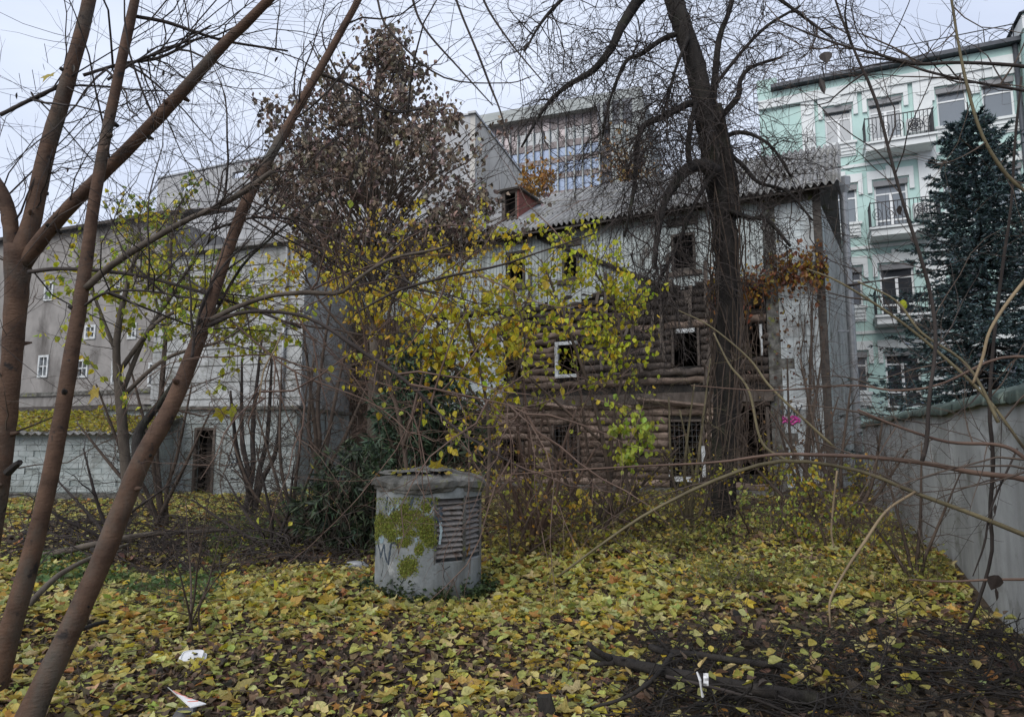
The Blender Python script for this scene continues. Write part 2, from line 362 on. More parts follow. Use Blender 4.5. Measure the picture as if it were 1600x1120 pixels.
# ------------------------------------------------------------------ ground
def hgt(x, y):
    x = np.asarray(x, float); y = np.asarray(y, float)
    near = np.exp(-((np.maximum(y-22, 0))/6)**2)
    h = .035*np.sin(x*1.7+.6*y)+.03*np.sin(y*2.3-1.1*x+1)+.02*np.sin(x*4.1+2)*np.sin(y*3.7)
    h += .16*np.exp(-((x-.8)/2.5)**2-((y-11.5)/2.5)**2) + .12*np.exp(-((x-4.5)/2)**2-((y-10)/3)**2)
    return h*near
gx = np.concatenate([[-400,-150,-60,-35], np.linspace(-24, 22, 185), [35,60,150,400]])
gy = np.concatenate([[-60,-20,-6], np.linspace(0, 26, 131), [30,40,60,100,200,600]])
X, Yg = np.meshgrid(gx, gy); Z = hgt(X, Yg)
i = np.arange(X.size).reshape(X.shape)
ground = put('ground', MB().add(np.stack([X, Yg, Z], -1).reshape(-1, 3), np.stack([i[:-1,:-1], i[:-1,1:], i[1:,1:], i[1:,:-1]], -1).reshape(-1, 4)), M['soil'], None, True, 'structure')
ORG[ground] = np.zeros(3)

def holes_wall(pl, s0, s1, z0, z1, holes, d0, d1):
    ss = sorted({s0, s1, *[min(max(v, s0), s1) for h in holes for v in h[:2]]}); zs = sorted({z0, z1, *[min(max(v, z0), z1) for h in holes for v in h[2:4]]})
    b = MB()
    for a, c in zip(ss, ss[1:]):
        run = None
        for e, f in zip(zs, zs[1:]):
            ms, mz = (a+c)/2, (e+f)/2
            solid = not any(h[0] < ms < h[1] and h[2] < mz < h[3] for h in holes)
            if solid: run = (run[0], f) if run else (e, f)
            if run and (not solid or f == zs[-1]):
                b.pbox(pl, a, c, run[0], run[1], d0, d1); run = None
    return b
def cut(s0, s1, spans):
    """pieces of s0..s1 outside the spans"""
    r = [(s0, s1)]
    for a, b in spans:
        r = [q for x, y in r for q in ((x, min(y, a)), (max(x, b), y)) if q[1]-q[0] > .02]
    return r
def frame(pl, h, wd, d0, d1, sides='lrtb'):
    s0, s1, z0, z1 = h; b = MB()
    if 'l' in sides: b.pbox(pl, s0, s0+wd, z0, z1, d0, d1)
    if 'r' in sides: b.pbox(pl, s1-wd, s1, z0, z1, d0, d1)
    if 't' in sides: b.pbox(pl, s0+wd, s1-wd, z1-wd, z1, d0, d1)
    if 'b' in sides: b.pbox(pl, s0+wd, s1-wd, z0, z0+wd, d0, d1)
    return b

# ------------------------------------------------------------------ derelict house
HP = Plane((8.62, 18.5), (-.885, .465))
if HP.hit(1290, 600)[0] > HP.hit(800, 600)[0]: HP.u = -HP.u
house = thing('derelict_house', 'long derelict timber house with grey cladding, bare log walls and corrugated roof', 'house', (8.62, 18.5, 0))
HL = HP.hit(458, 600)[0]; ZE = 8.7
sR = HP.hit(1203, 600)[0]; sM = HP.hit(788, 600)[0]; sT = HP.hit(672, 600)[0]; sB = HP.hit(562, 600)[0]
zL = HP.hit(740, 486)[1]
W = {}
top = [(1050,366,1088,424),(880,397,906,437),(794,394,822,446),(478,398,502,442),(612,402,640,444)]
midw = [(1050,514,1094,572),(869,534,908,590),(786,528,820,590),(1172,508,1192,556),(468,512,494,574),(590,520,640,590)]
low = [(1046,655,1102,752),(864,664,907,738),(780,690,820,736),(1152,636,1204,742),(462,668,486,744),(520,600,545,640)]
holes = {k: [HP.rect(*r) for r in v] for k, v in (('t', top), ('m', midw), ('l', low))}
H = holes['t'] + holes['m'] + holes['l']
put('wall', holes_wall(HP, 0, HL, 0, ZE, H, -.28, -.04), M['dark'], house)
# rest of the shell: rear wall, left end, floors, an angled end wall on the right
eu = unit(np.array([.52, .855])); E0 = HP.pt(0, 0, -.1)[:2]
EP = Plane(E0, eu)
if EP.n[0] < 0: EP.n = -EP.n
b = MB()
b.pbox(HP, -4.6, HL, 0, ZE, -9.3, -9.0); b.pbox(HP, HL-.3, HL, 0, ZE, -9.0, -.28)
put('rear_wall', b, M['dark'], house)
b = MB()
for z in (2.75, 5.6): b.pbox(HP, .1, HL-.3, z, z+.2, -8.9, -.3)
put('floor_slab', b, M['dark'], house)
put('end_wall', MB().pbox(EP, 0, 8.2, 0, ZE, -.3, 0), M['wallc'], house)
# cladding of grey boards under the eaves
b = MB(); s = sR
pos = []
while s < sB:
    wd = .125*(1+.15*rng.uniform(-1, 1)); zb = zL
    px = None
    sx = s
    frac = (sx-sR)/(sM-sR)
    if sx < sM: zb = zL + (.08 if frac < .42 else -.03 if frac < .62 else -.08) + .09*math.sin(sx*3.1) + .07*rng.normal()
    if rng.random() > .02 or sx > sM:
        spans = [(h[2]-.02, h[3]+.02) for h in holes['t'] if h[0] < s+wd/2 < h[1]]
        for z0, z1 in cut(zb, ZE-.02, spans):
            d = .05+.012*rng.random()
            b.pbox(HP, s+.007, s+wd-.007, z0, z1, d, d+.022)
    s += wd
put('cladding_boards', b, M['plank'], house, kind='stuff')
put('trim_board', MB().pbox(HP, sM-.1, sT+1.2, zL-.12, zL-.02, .04, .13), M['trim'], house)
put('trim_board', MB().pbox(HP, 0, HL, ZE-.16, ZE, -.04, .12), M['trim'], house)
# facing tiles: right end of the front and part of the middle
tw, th_ = .34, .3
tme = MB().box(.004, tw-.004, -.018, .0, .004, th_-.004).mesh('tile', M['tile'])
def tiles(pl, s0, s1, z0, z1, avoid, angle, keep, d=.05, rest=True):
    rest_b = MB(); rot = math.atan2(pl.u[1], pl.u[0]); n = 0
    for r in range(int((z1-z0)/th_)):
        s = s0 + (0 if r % 2 else -tw/2)*0; z = z0+r*th_
        for c in range(int((s1-s0)/tw)):
            sc = s0+c*tw
            if any(h[0]-.05 < sc+tw/2 < h[1]+.05 and h[2]-.1 < z+th_/2 < h[3]+.1 for h in avoid): continue
            if rng.random() > keep(sc, z): continue
            dd = d + .008*rng.random()
            q = pl.pt(sc, z, dd)
            flip = pl.u @ np.array([-pl.n[1], pl.n[0]])
            Mx = Matrix.Rotation(rot, 4, 'Z') @ Matrix.Rotation(R(rng.normal()*.5), 4, 'Y')
            piece('tile', tme, house, q, Mx); n += 1
    return n
tiles(HP, .05, sR-.02, .25, ZE-.2, H, 0, lambda s, z: .97 if s < 1.7 else .9)
tiles(HP, sM+.0, sT+.6, 2.6, zL-.15, H, 0, lambda s, z: .93)
tiles(EP, .05, 1.9, 1.5, ZE-.2, [], 0, lambda s, z: .99, d=.01)
put('render_coat', MB().pbox(HP, -.12, sR, 0, ZE-.1, -.04, .035), M['conc_dark'], house)
put('corner_post', MB().pbox(HP, -.16, .05, 0, ZE, -.1, .07), M['trim'], house)
put('render_coat', MB().pbox(HP, sT, sB, 0.1, zL, -.04, .02) , M['plaster'], house)
put('render_coat', holes_wall(HP, sB, HL, 0, ZE-.2, H, -.04, .03), M['plaster'], house)
# exposed logs
pit = .24
for r in range(int(zL+.9 - .1)*5):
    z = .12 + r*pit
    if z > zL+.12: break
    spans = [(h[0]-.03, h[1]+.03) for h in H if h[2]-.1 < z+pit/2 < h[3]+.1]
    for a, c in cut(sR+.02, sM+.3, spans):
        rr = pit/2*(.86+.2*rng.random()); n = max(4, int((c-a)/.3)+2)
        k = np.linspace(a, c, n)
        if 2.75 < z < 3.05: continue
        pts = np.array([HP.pt(q, z+rr + .02*rng.normal(), -.03+.03*rng.normal()) for q in k])
        put('log', MB().tube(pts, rr*(1+.04*rng.normal(size=n)), 10, jit=.04), M['log'] if z < 2.7 or (c > sM-1.4 and z < 5) else M['log_shaded'], house, True)
for k in range(34):                                   # odd boards still nailed over the logs
    s = rng.uniform(sR+.1, sM); z = rng.uniform(3.1, zL+.3); l = rng.uniform(.4, 1.6)
    if any(h[0]-.1 < s < h[1]+.1 and z < h[3] and z+l > h[2] for h in H): continue
    p0, p1 = HP.pt(s, z, .15), HP.pt(s+.12*rng.normal(), z+l, .13)
    t_ = np.array([*HP.u*.055, 0]); n_ = np.array([*HP.n*.02, 0])
    put('loose_board', MB().hexa([p0-t_, p0+t_, p0+t_+n_, p0-t_+n_, p1-t_, p1+t_, p1+t_+n_, p1-t_+n_]), M['oldwood'], house)
put('floor_beam', MB().pbox(HP, sR-.1, sM+.6, 2.66, 2.98, -.04, .16), M['oldwood'], house)
for a, c in ((840, 905), (1000, 1105), (930, 990)):
    s0, s1 = sorted((HP.hit(a, 640)[0], HP.hit(c, 640)[0]))
    p = np.array([HP.pt(s0, 2.55, .2), HP.pt(s1, 2.75+.1*rng.random(), .24)])
    put('loose_board', MB().tube(p, .07, 4), M['log'], house)
# windows: frames
def window(h, sides, m, wd=.09, d=(.0, .12), bars=False, label=None):
    f = put('window', frame(HP, h, wd, d[0], d[1], sides), m, house, label=label)
    if bars:
        g = MB(); s0, s1, z0, z1 = h
        for x in np.arange(s0+.12, s1, .13): g.pbox(HP, x, x+.007, z0, z1, -.06, -.048)
        for z in np.arange(z0+.15, z1, .17): g.pbox(HP, s0, s1, z, z+.007, -.045, -.033)
        put('grille', g, M['wire'], f)
    return f
ht, hm, hl = holes['t'], holes['m'], holes['l']
for h in ht:
    window(h, 'lrtb', M['trim'], .08)
    put('window_sill', MB().pbox(HP, h[0]-.18, h[1]+.18, h[2]-.16, h[2]-.02, .05, .16), M['oldwood'], house)
    put('window_lintel', MB().pbox(HP, h[0]-.1, h[1]+.1, h[3]+.25, h[3]+.5, .05, .14), M['trim'], house)
window(hm[0], 't', M['white'], .13, label='weathered white window frame, only its head left'); window(hm[0], 'lr', M['oldwood'], .07, (-.02, .1))
window(hm[1], 'rtb', M['white'], .11, label='white window frame among bare logs'); window(hm[2], 'lr', M['white'], .08)
window(hm[3], 'l', M['white'], .07); window(hm[4], 'lr', M['trim']); window(hm[5], 'lr', M['trim'])
f = window(hl[0], 'b', M['white'], .14, bars=True, label='white lower window frame with both stiles broken off')
s0, s1, z0, z1 = hl[0]
b = MB(); b.pbox(HP, s0-.02, s0+.08, z0+.14, z0+1.05, .04, .15); b.pbox(HP, s1-.1, s1, z0+.14, z0+.55, .04, .15)
put('stile', b, M['white'], f)
window(hl[0], 'lt', M['oldwood'], .07, (-.05, .03))
window(hl[1], 'lr', M['oldwood'], .07, bars=True); window(hl[2], 'lrb', M['oldwood'], .07); window(hl[3], 'lr', M['oldwood'], .08)
# diagonal pole leaning on the upper wall
a0 = HP.hit(842, 372); a1 = HP.hit(1060, 458)
put('diagonal_brace', MB().tube(np.array([HP.pt(*a0, .14), HP.pt(*a1, .2)]), .075, 8), M['bark_dark'], house, True)
# downpipe on the right end
dp = np.array([P(1313, 292, 22.6), P(1319, 330, 22.6), P(1338, 640, 22.6)]); dp[:, 0] = dp[2, 0]+.0; dp[2, 2] = .2
o = put('downpipe', MB().tube(smooth(dp, 12), .13, 12), M['zinc'], house, True)
put('rainwater_head', MB().tube(np.array([dp[0]+(0,0,-.25), dp[0], dp[0]+(0,0,.3)]), [.14, .24, .27], 8), M['zinc'], o)
put('pipe_bracket', MB().box(dp[0][0]-.5, dp[0][0], 22.55, 22.65, 5.2, 5.26), M['zinc'], o)
# roof: corrugated sheets in rows
rb, rz = 4.2, 2.7; sl = math.hypot(rb+.7, rz+.3)
rows = 3; shl = sl/rows+.12; shw = 1.13
nx = 6*8+1
xs = np.linspace(0, shw+.1, nx); wv = .06*np.cos(xs/(shw/6)*2*math.pi)
ys = np.linspace(0, shl, 4)
b = MB(); v = []
for t in (0, -.012):
    for y in ys:
        for x, q in zip(xs, wv): v.append((x, y, q+t))
ii = np.arange(nx*4*2).reshape(2, 4, nx)
fa = np.stack([ii[0,:-1,:-1], ii[0,:-1,1:], ii[0,1:,1:], ii[0,1:,:-1]], -1).reshape(-1, 4)
fb = np.stack([ii[1,:-1,:-1], ii[1,1:,:-1], ii[1,1:,1:], ii[1,:-1,1:]], -1).reshape(-1, 4)
fe = np.stack([ii[1,0,:-1], ii[1,0,1:], ii[0,0,1:], ii[0,0,:-1]], -1)
sheet = b.add(v, [fa, fb, fe]).mesh('roof_sheet', M['asbestos'], True)
slope = np.array([*(-HP.n*(rb+.7)/sl), (rz+.3)/sl])
uu = np.array([*HP.u, 0]); nn = np.cross(uu, slope)
if nn[2] < 0: uu = -uu; nn = -nn
for r in range(rows):
    s = -.62
    while s < HL:
        base = HP.pt(s if uu[:2] @ HP.u > 0 else s+shw, ZE-.13, .62)
        base = base + slope*(r*(shl-.12)) + nn*(.02*r + .012*(int(s*10) % 2) + .03)
        base += np.array([0, 0, .02*rng.normal()])
        Mx = Matrix(np.stack([uu, slope, nn], -1).tolist()).to_4x4() @ Matrix.Rotation(R(rng.normal()*.7), 4, 'Z') @ Matrix.Rotation(R(rng.normal()*.35), 4, 'X')
        piece('roof_sheet', sheet, house, base, Mx)
        s += shw
rd0, rd1 = HP.pt(-.5, ZE-.22, .56), HP.pt(HL, ZE-.22, .56)
def slab(p, q, off, t):
    return np.array([p, q, q+off, p+off, p+(0,0,t), q+(0,0,t), q+off+(0,0,t), p+off+(0,0,t)])
put('roof_boarding', MB().hexa(slab(rd0, rd1, slope*sl, .05)), M['trim'], house)
back = np.array([*(-HP.n*4.9), -rz-.3])
put('rear_roof_slope', MB().hexa(slab(rd0+slope*(sl+.02), rd1+slope*(sl+.02), back, .08)), M['asbestos'], house)
# dormer
ds0, ds1 = sorted((HP.hit(786, 320, -.9)[0], HP.hit(808, 320, -.9)[0])); zb, zt = HP.hit(800, 343, -.9)[1], HP.hit(800, 298, -.9)[1]
dm = put('dormer', frame(HP, (ds0, ds1, zb, zt), .08, -1.0, -.9), M['oldwood'], house)
put('dormer_side', MB().pbox(HP, ds0-.06, ds0, zb, zt, -3.2, -.9), M['redtin'], dm); put('dormer_side', MB().pbox(HP, ds1, ds1+.06, zb, zt, -3.2, -.9), M['trim'], dm)  # left side coloured dark to stand for the shade within
put('dormer_roof', MB().pbox(HP, ds0-.2, ds1+.2, zt, zt+.07, -3.3, -.75), M['trim'], dm)
put('dormer_back', MB().pbox(HP, ds0, ds1, zb, zt, -1.5, -1.4), M['dark'], dm)  # near-black sheet, the shade of the opening put into its colour
q = [HP.pt(ds0-.07, zb-.02, -.85), HP.pt(ds0-.3, zb-.12, -.85), HP.pt(ds0-.3, zt-.2, -2.6), HP.pt(ds0-.07, zt-.05, -2.6)]
put('flashing', MB().hexa(q+[p+np.array([0,0,.04]) for p in q]), M['zinc'], dm)
# paint marks on the tiles
s, z = HP.hit(1235, 655)
b = MB()
for k in range(3):
    t = np.linspace(0, 1, 9)
    b.tube(np.array([HP.pt(s+.2-.45*x, z-.1+.07*k+.05*math.sin(9*x+k), .075) for x in t]), .032, 4)
put('paint_mark', b, M['pink'], house)
b = MB()
for k in range(5):
    t = np.linspace(0, 1, 6)
    b.tube(np.array([HP.pt(s-.28+.13*k+.04*math.sin(5*x+k), z+.1+.3*x, .075) for x in t]), .02, 4)
put('paint_mark', b, M['navy'], house)
put('paper_notice', MB().pbox(HP, HP.hit(1262, 637)[0], HP.hit(1232, 637)[0], HP.hit(1245, 640)[1], HP.hit(1245, 622)[1], .068, .078), M['white'], house)
# broken brickwork at the left end
b = MB()
for r in range(16):
    for c in range(9):
        if rng.random() < .25: continue
        s = HP.hit(560, 700)[0] + c*.27 + (r % 2)*.13; z = .9 + r*.085
        b.pbox(HP, s, s+.25, z, z+.07, .03, .05+.03*rng.random())
put('brickwork', b, M['brick'], house, kind='stuff')
put('plinth', MB().pbox(HP, sR, sM+1, -.1, .14, -.04, .2), M['conc_dark'], house)
# rubble bank at the foot of the house is earth with leaves (ground cover below)

# ------------------------------------------------------------------ yard wall on the right
WA, WB = np.array([3.25, 3.5]), np.array([9.72, 18.75])
WP = Plane(WA, WB-WA); WL = float(np.linalg.norm(WB-WA)); WH = 1.98
wall = thing('yard_wall', 'stained grey concrete yard wall topped with dark green roofing felt', 'wall', (*WA, 0))
put('wall_body', MB().pbox(WP, -2, WL, -.3, WH, -.22, 0), M['wallc'], wall)
s = -2.0; k = 0
while s < WL:
    l = min(rng.uniform(1.7, 2.3), WL-s); n = 14
    ss = np.linspace(s-.03, s+l+.03, n); b = MB(); v = []
    sag = rng.uniform(-.03, .06)
    for q in ss:
        e = .02*math.sin(q*2.3)+.012*rng.normal() + sag*math.sin((q-s)/l*math.pi)
        for d, z in ((.05, WH-.07+e*.7), (.04, WH+.0+e*.2), (-.1, WH+.075+.3*e), (-.3, WH-.02), (-.29, WH-.05), (-.1, WH+.055+.3*e), (.03, WH-.02+e*.2), (.045, WH-.085+e*.7)):
            v.append(WP.pt(q, z+.004*(k % 2), d))
    i8 = np.arange(n*8).reshape(n, 8); j8 = np.roll(i8, -1, 1)
    b.add(v, [np.stack([i8[:-1], j8[:-1], j8[1:], i8[1:]], -1).reshape(-1, 4), i8[:1, ::-1], i8[-1:]])
    put('coping_sheet', b, M['greencap'], wall, True); s += l; k += 1
b = MB()

# ------------------------------------------------------------------ mint apartment building
A0, B0 = np.array([11.94, 26.4]), np.array([17.91, 23.8])
mu = unit(B0-A0); AP = Plane(A0 - mu*1.6, mu); ML = float(np.linalg.norm(B0-A0))+1.6
mint = thing('apartment_building', 'mint green apartment building with white stucco trim and small balconies', 'building', (*AP.o, 0))
zc = AP.hit(1430, 101)[1]                          # underside of the roof edge
col = [AP.hit(x, y)[0] for x, y in ((1311, 210), (1385, 200), (1489, 180), (1561, 170))]
flo = [AP.hit(1385, y)[1] for y in (236, 358, 500, 648)]    # sill levels of the door column
fh = (flo[0]-flo[2])/2
lev = [flo[0]-fh*k for k in range(5)]
MH = []; wins = []
for k, z in enumerate(lev):
    if z < .3: continue
    for c, s in enumerate(col):
        door = c == 1 and k < 4
        wd = 1.0 if not door else 1.15
        h = (s-wd/2, s+wd/2, z+(.0 if door else .62), z+2.15); MH.append(h); wins.append((h, c, k, door))
put('wall', holes_wall(AP, 0, ML+8, 0, zc-.02, MH, -.35, 0), M['mint'], mint)
put('side_wall', MB().pbox(AP, -.0, .3, 0, zc-.02, -12, -.36), M['mint'], mint); put('rear_wall', MB().pbox(AP, .3, ML+8, 0, zc-.02, -12.3, -12), M['mint'], mint)
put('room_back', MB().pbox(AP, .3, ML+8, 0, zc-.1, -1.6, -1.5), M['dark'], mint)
for h, c, k, door in wins:
    s0, s1, z0, z1 = h
    wn = put('window', frame(AP, h, .07, -.2, -.12), M['pvc'], mint)
    b = MB(); zt = z1-.5
    b.pbox(AP, s0+.07, s1-.07, zt-.03, zt+.03, -.19, -.13)
    if c < 2: b.pbox(AP, (s0+s1)/2-.05, (s0+s1)/2+.05, z0+.07, zt-.03, -.19, -.13)
    if door: b.pbox(AP, s0+.07, (s0+s1)/2-.05, z0+.55, z0+.62, -.19, -.13); b.pbox(AP, (s0+s1)/2+.05, s1-.07, z0+.55, z0+.62, -.19, -.13)
    put('mullion', b, M['pvc'], wn)
    put('pane', MB().pbox(AP, s0+.05, s1-.05, z0+.05, z1-.05, -.17, -.155), M['pane'] if k < 2 else M['pane_dark'], wn)
    put('shutter_box', MB().pbox(AP, s0-.02, s1+.02, z1-.2, z1+.02, -.11, .02), M['shutter'], mint)
    b = MB(); b.pbox(AP, s0-.22, s1+.22, z1+.08, z1+.42, 0, .09); b.pbox(AP, (s0+s1)/2-.13, (s0+s1)/2+.13, z1+.04, z1+.56, .001, .14)
    b.pbox(AP, s0-.22, s0-.06, z1-.45, z1+.079, 0, .085); b.pbox(AP, s1+.06, s1+.22, z1-.45, z1+.079, 0, .085)
    put('window_surround', b, M['cream'], mint)
    if not door:
        put('window_sill', MB().pbox(AP, s0-.12, s1+.12, z0-.1, z0, 0, .12), M['cream'], mint)
        b = MB(); b.pbox(AP, s0-.06, s1+.06, z0-.62, z0-.1, 0, .05)
        for e in range(3): b.pbox(AP, s0-.04, s1+.04, z0-.55+.14*e, z0-.49+.14*e, .051, .09)
        put('apron', b, M['cream'], mint)
pil = AP.hit(1442, 170)[0]
for s, wd in ((pil, .62), (AP.hit(1262, 180)[0], .5)):
    p = put('pilaster', MB().pbox(AP, s-wd/2, s+wd/2, 3.2, zc-.75, .0, .1), M['cream'], mint)
    b = MB()
    for q in range(3): b.pbox(AP, s-.16+.12*q, s-.09+.12*q, zc-2.6, zc-2.0, .101, .14)
    t = np.linspace(0, math.pi, 9)
    b.tube(np.array([AP.pt(s+.2*math.cos(x), zc-1.2-.14*math.sin(x), .12) for x in t]), .025, 4)
    put('ornament', b, M['cream'], p)
put('frieze', MB().pbox(AP, -.02, ML+8, zc-.75, zc-.38, 0, .16), M['cream'], mint)
put('frieze_band', MB().pbox(AP, -.02, ML+8, zc-.38, zc-.06, 0, .1), M['mint'], mint)
put('cornice', MB().pbox(AP, .5, ML+8, zc-.02, zc+.14, -12.4, .42), M['greymetal'], mint)
for k in range(1, 4): put('string_course', MB().pbox(AP, -.02, ML+8, lev[k]+fh-.5, lev[k]+fh-.38, 0, .07), M['cream'], mint)
put('parapet_pier', MB().pbox(AP, -.05, .75, zc-.02, zc+.55, -.9, .1), M['mint'], mint)
b = MB()
def lattice(b, pl, s0, s1, z0, z1, d, step=.13, r=.012):
    b.pbox(pl, s0, s1, z1-.03, z1, d-.02, d+.02); b.pbox(pl, s0, s1, z0, z0+.025, d-.015, d+.015)
    for x in np.arange(s0, s1, step): b.pbox(pl, x, x+2*r, z0, z1-.03, d-r, d+r)
    n = max(1, int((s1-s0)/.42))
    for q in range(n):
        c = s0+(s1-s0)*(q+.5)/n; t = np.linspace(0, 2*math.pi, 11); zc_ = (z0+z1)/2
        b.tube(np.array([pl.pt(c+.15*math.cos(x), zc_+.22*math.sin(x), d) for x in t]), .013, 4)
        b.tube(np.array([pl.pt(c+.06*math.cos(x), zc_+.09*math.sin(x), d) for x in t]), .012, 4)
b.pbox(AP, .8, ML+8, zc+.72, zc+.75, .2, .23)
for x in np.arange(.8, ML+8, .9): b.pbox(AP, x, x+.03, zc+.14, zc+.72, .2, .23)
for x in np.arange(.9, ML+7.6, .9):
    t = np.linspace(0, math.pi, 7); b.tube(np.array([AP.pt(x+.4-.36*math.cos(y), zc+.2+.4*math.sin(y), .21) for y in t]), .014, 4)
    b.tube(np.array([AP.pt(x, zc+.2, .21), AP.pt(x+.8, zc+.65, .21)]), .012, 4)
put('roof_railing', b, M['iron'], mint)
b = MB()
for z in np.arange(zc+.6, zc+1.5, .22): b.pbox(AP, -.3, 1.5, z, z+.03, -2, -1.97)
for x in (-.3, .3, .9, 1.47): b.pbox(AP, x, x+.03, zc+.1, zc+1.5, -2.04, -2.01)
put('roof_railing', b, M['iron'], mint)
for k in range(3):
    z = lev[k]; s0, s1 = col[1]-.85, col[1]+1.45
    bal = put('balcony', MB().pbox(AP, s0, s1, z-.3, z-.05, .002, 1.05), M['cream'], mint)
    put('balcony_edge', MB().pbox(AP, s0-.06, s1+.06, z-.05, z+.03, .002, 1.13), M['cream'], bal)
    b = MB(); lattice(b, AP, s0, s1, z+.05, z+1.0, 1.02)
    for s in (s0+.02, s1-.02):
        for d in np.arange(.1, 1.0, .13): b.pbox(AP, s-.012, s+.012, z+.03, z+1.0, d, d+.024)
        b.pbox(AP, s-.02, s+.02, z+1.0, z+1.03, .03, 1.04)
    put('railing', b, M['iron'], bal)
put('downpipe', MB().tube(np.array([AP.pt(AP.hit(1586, 100)[0], zc+.1, .18), AP.pt(AP.hit(1586, 100)[0], .3, .18)]), .09, 8), M['greymetal'], mint, True)
s = AP.hit(1590, 60)[0]
bt = put('corner_bay', MB().pbox(AP, s, s+3.4, 0, zc+.75, -2, .8), M['mint'], mint)
put('bay_roof', MB().hexa([AP.pt(s-.15, zc+.75, -2), AP.pt(s+3.6, zc+.75, -2), AP.pt(s+3.6, zc+.75, .95), AP.pt(s-.15, zc+.75, .95),
                           AP.pt(s+.9, zc+1.5, -1.2), AP.pt(s+2.5, zc+1.5, -1.2), AP.pt(s+2.5, zc+1.5, .2), AP.pt(s+.9, zc+1.5, .2)]), M['greymetal'], bt)
put('bay_frieze', MB().pbox(AP, s-.06, s+3.46, zc+.15, zc+.65, -1.9, .88), M['cream'], bt)
def ac_unit(s, z, label):
    t = thing('air_conditioner', label, 'air conditioner', AP.pt(s, z, .3), 'air conditioners on the mint building')
    put('casing', MB().pbox(AP, s-.36, s+.36, z, z+.56, .12, .42), M['ac'], t)
    f = MB(); a = np.linspace(0, 2*math.pi, 21)
    for r in (.24, .17, .09): f.tube(np.array([AP.pt(s-.08+r*math.cos(x), z+.28+r*math.sin(x), .435) for x in a]), .012, 4)
    for x in np.linspace(0, 2*math.pi, 9)[:-1]: f.tube(np.array([AP.pt(s-.08, z+.28, .432), AP.pt(s-.08+.24*math.cos(x), z+.28+.24*math.sin(x), .432)]), .01, 4)
    put('fan_guard', f, M['greymetal'], t)
    b = MB(); b.pbox(AP, s-.3, s-.26, z-.04, z-.001, .02, .42); b.pbox(AP, s+.26, s+.3, z-.04, z-.001, .02, .42); put('bracket', b, M['greymetal'], t)
ac_unit(col[1]+1.0, lev[0]+.42, 'white air conditioner behind the railing of the topmost balcony')
ac_unit(col[1]+1.02, lev[1]+.42, 'white air conditioner on the balcony below the topmost, beside the spruce')

# ------------------------------------------------------------------ big blank grey building behind (front + receding side)
c0, c1 = P(247, 283, 50), P(742, 175, 39.5)
zt = (c0[2]+c1[2])/2
fwd = thing('concrete_building', 'large blank grey concrete building rising behind the brown-leaved tree', 'building', (*c1[:2], 0))
FA = Plane(c0[:2], c1[:2]-c0[:2]); FL = float(np.linalg.norm(c1[:2]-c0[:2]))
hs = [FA.rect(283, 288, 303, 297), FA.rect(363, 268, 381, 278)]
put('front_wall', holes_wall(FA, 0, FL, 0, zt, hs, -.3, 0), M['firewall_grey'], fwd)
c2 = P(832, 297, 52); sv = unit(c2[:2]-c1[:2]); FB = Plane(c1[:2], sv)
if FB.n[0] < 0: FB.n = -FB.n
put('side_wall', MB().pbox(FB, .0, 24, 0, zt-.01, -.3, .02), M['firewall'], fwd)
for q in range(1, 9): put('panel_seam', MB().pbox(FB, q*2.6, q*2.6+.05, 0, zt-.02, .02, .035), M['firewall_grey'], fwd)
put('coping', MB().pbox(FB, -.2, 24, zt, zt+.14, -.4, .12), M['zinc'], fwd); put('coping', MB().pbox(FA, 0, FL-.2, zt+.003, zt+.12, -.4, .1), M['zinc'], fwd)

# ------------------------------------------------------------------ glass office block, far behind
g0, g1 = P(735, 191, 118), P(1004, 137, 107)
GPn = Plane(g0[:2], g1[:2]-g0[:2]); GL = float(np.linalg.norm(g1[:2]-g0[:2])); gz = (g0[2]+g1[2])/2
off = thing('office_block', 'modern office block with blue glass bands behind the house roof', 'building', (*g0[:2], 0))
Z_ = lambda y: GPn.hit(850, y)[1]
put('wall', MB().pbox(GPn, -14, GL-5.2, 0, gz-.5, -18, -.5), M['offdark'], off)
put('roof_band', MB().pbox(GPn, -14, GL-5.2, Z_(186), gz, -.49, 1.2), M['offband'], off)
sA = GL-5.2
ends = np.array([GPn.pt(sA, 0, -18), GPn.pt(GL+5.5, 0, -18), GPn.pt(GL+5.5, 0, 1.2), GPn.pt(sA, 0, 1.2), GPn.pt(sA, gz, -18), GPn.pt(GL, gz, -18), GPn.pt(GL, gz, 1.2), GPn.pt(sA, gz, 1.2)])
put('end_slab', MB().hexa(ends), M['offband'], off)
s9 = GPn.hit(990, 200)[0]; s8 = GPn.hit(936, 200)[0]
put('recess_panel', MB().pbox(GPn, s8, s9, GPn.hit(960, 200)[1], GPn.hit(960, 163)[1], 1.2, 1.3), M['offdark'], off)
for x in (942, 956, 972): put('fin', MB().pbox(GPn, GPn.hit(x, 200)[0], GPn.hit(x+4, 200)[0], GPn.hit(x, 236)[1], GPn.hit(x, 165)[1], 1.3, 1.8), M['offband'], off)
bands = [(186, 204, 'pink'), (205, 223, 'pale'), (234, 248, 'blue'), (257, 273, 'blue'), (282, 300, 'blue'), (309, 324, 'blue')]
ns = 19; stp = (s8+4)/ns
pm = {k: MB().box(.12, stp-.12, -.05, .05, 0, 1).mesh('pane', M[m]) for k, m in (('pink', 'pane_pink'), ('blue', 'pane_blue'), ('pale', 'pane'))}
pm['brown'] = MB().box(.12, stp-.12, -.05, .05, 0, 1).mesh('pane', M['offbrown'])
rot = math.atan2(GPn.u[1], GPn.u[0])
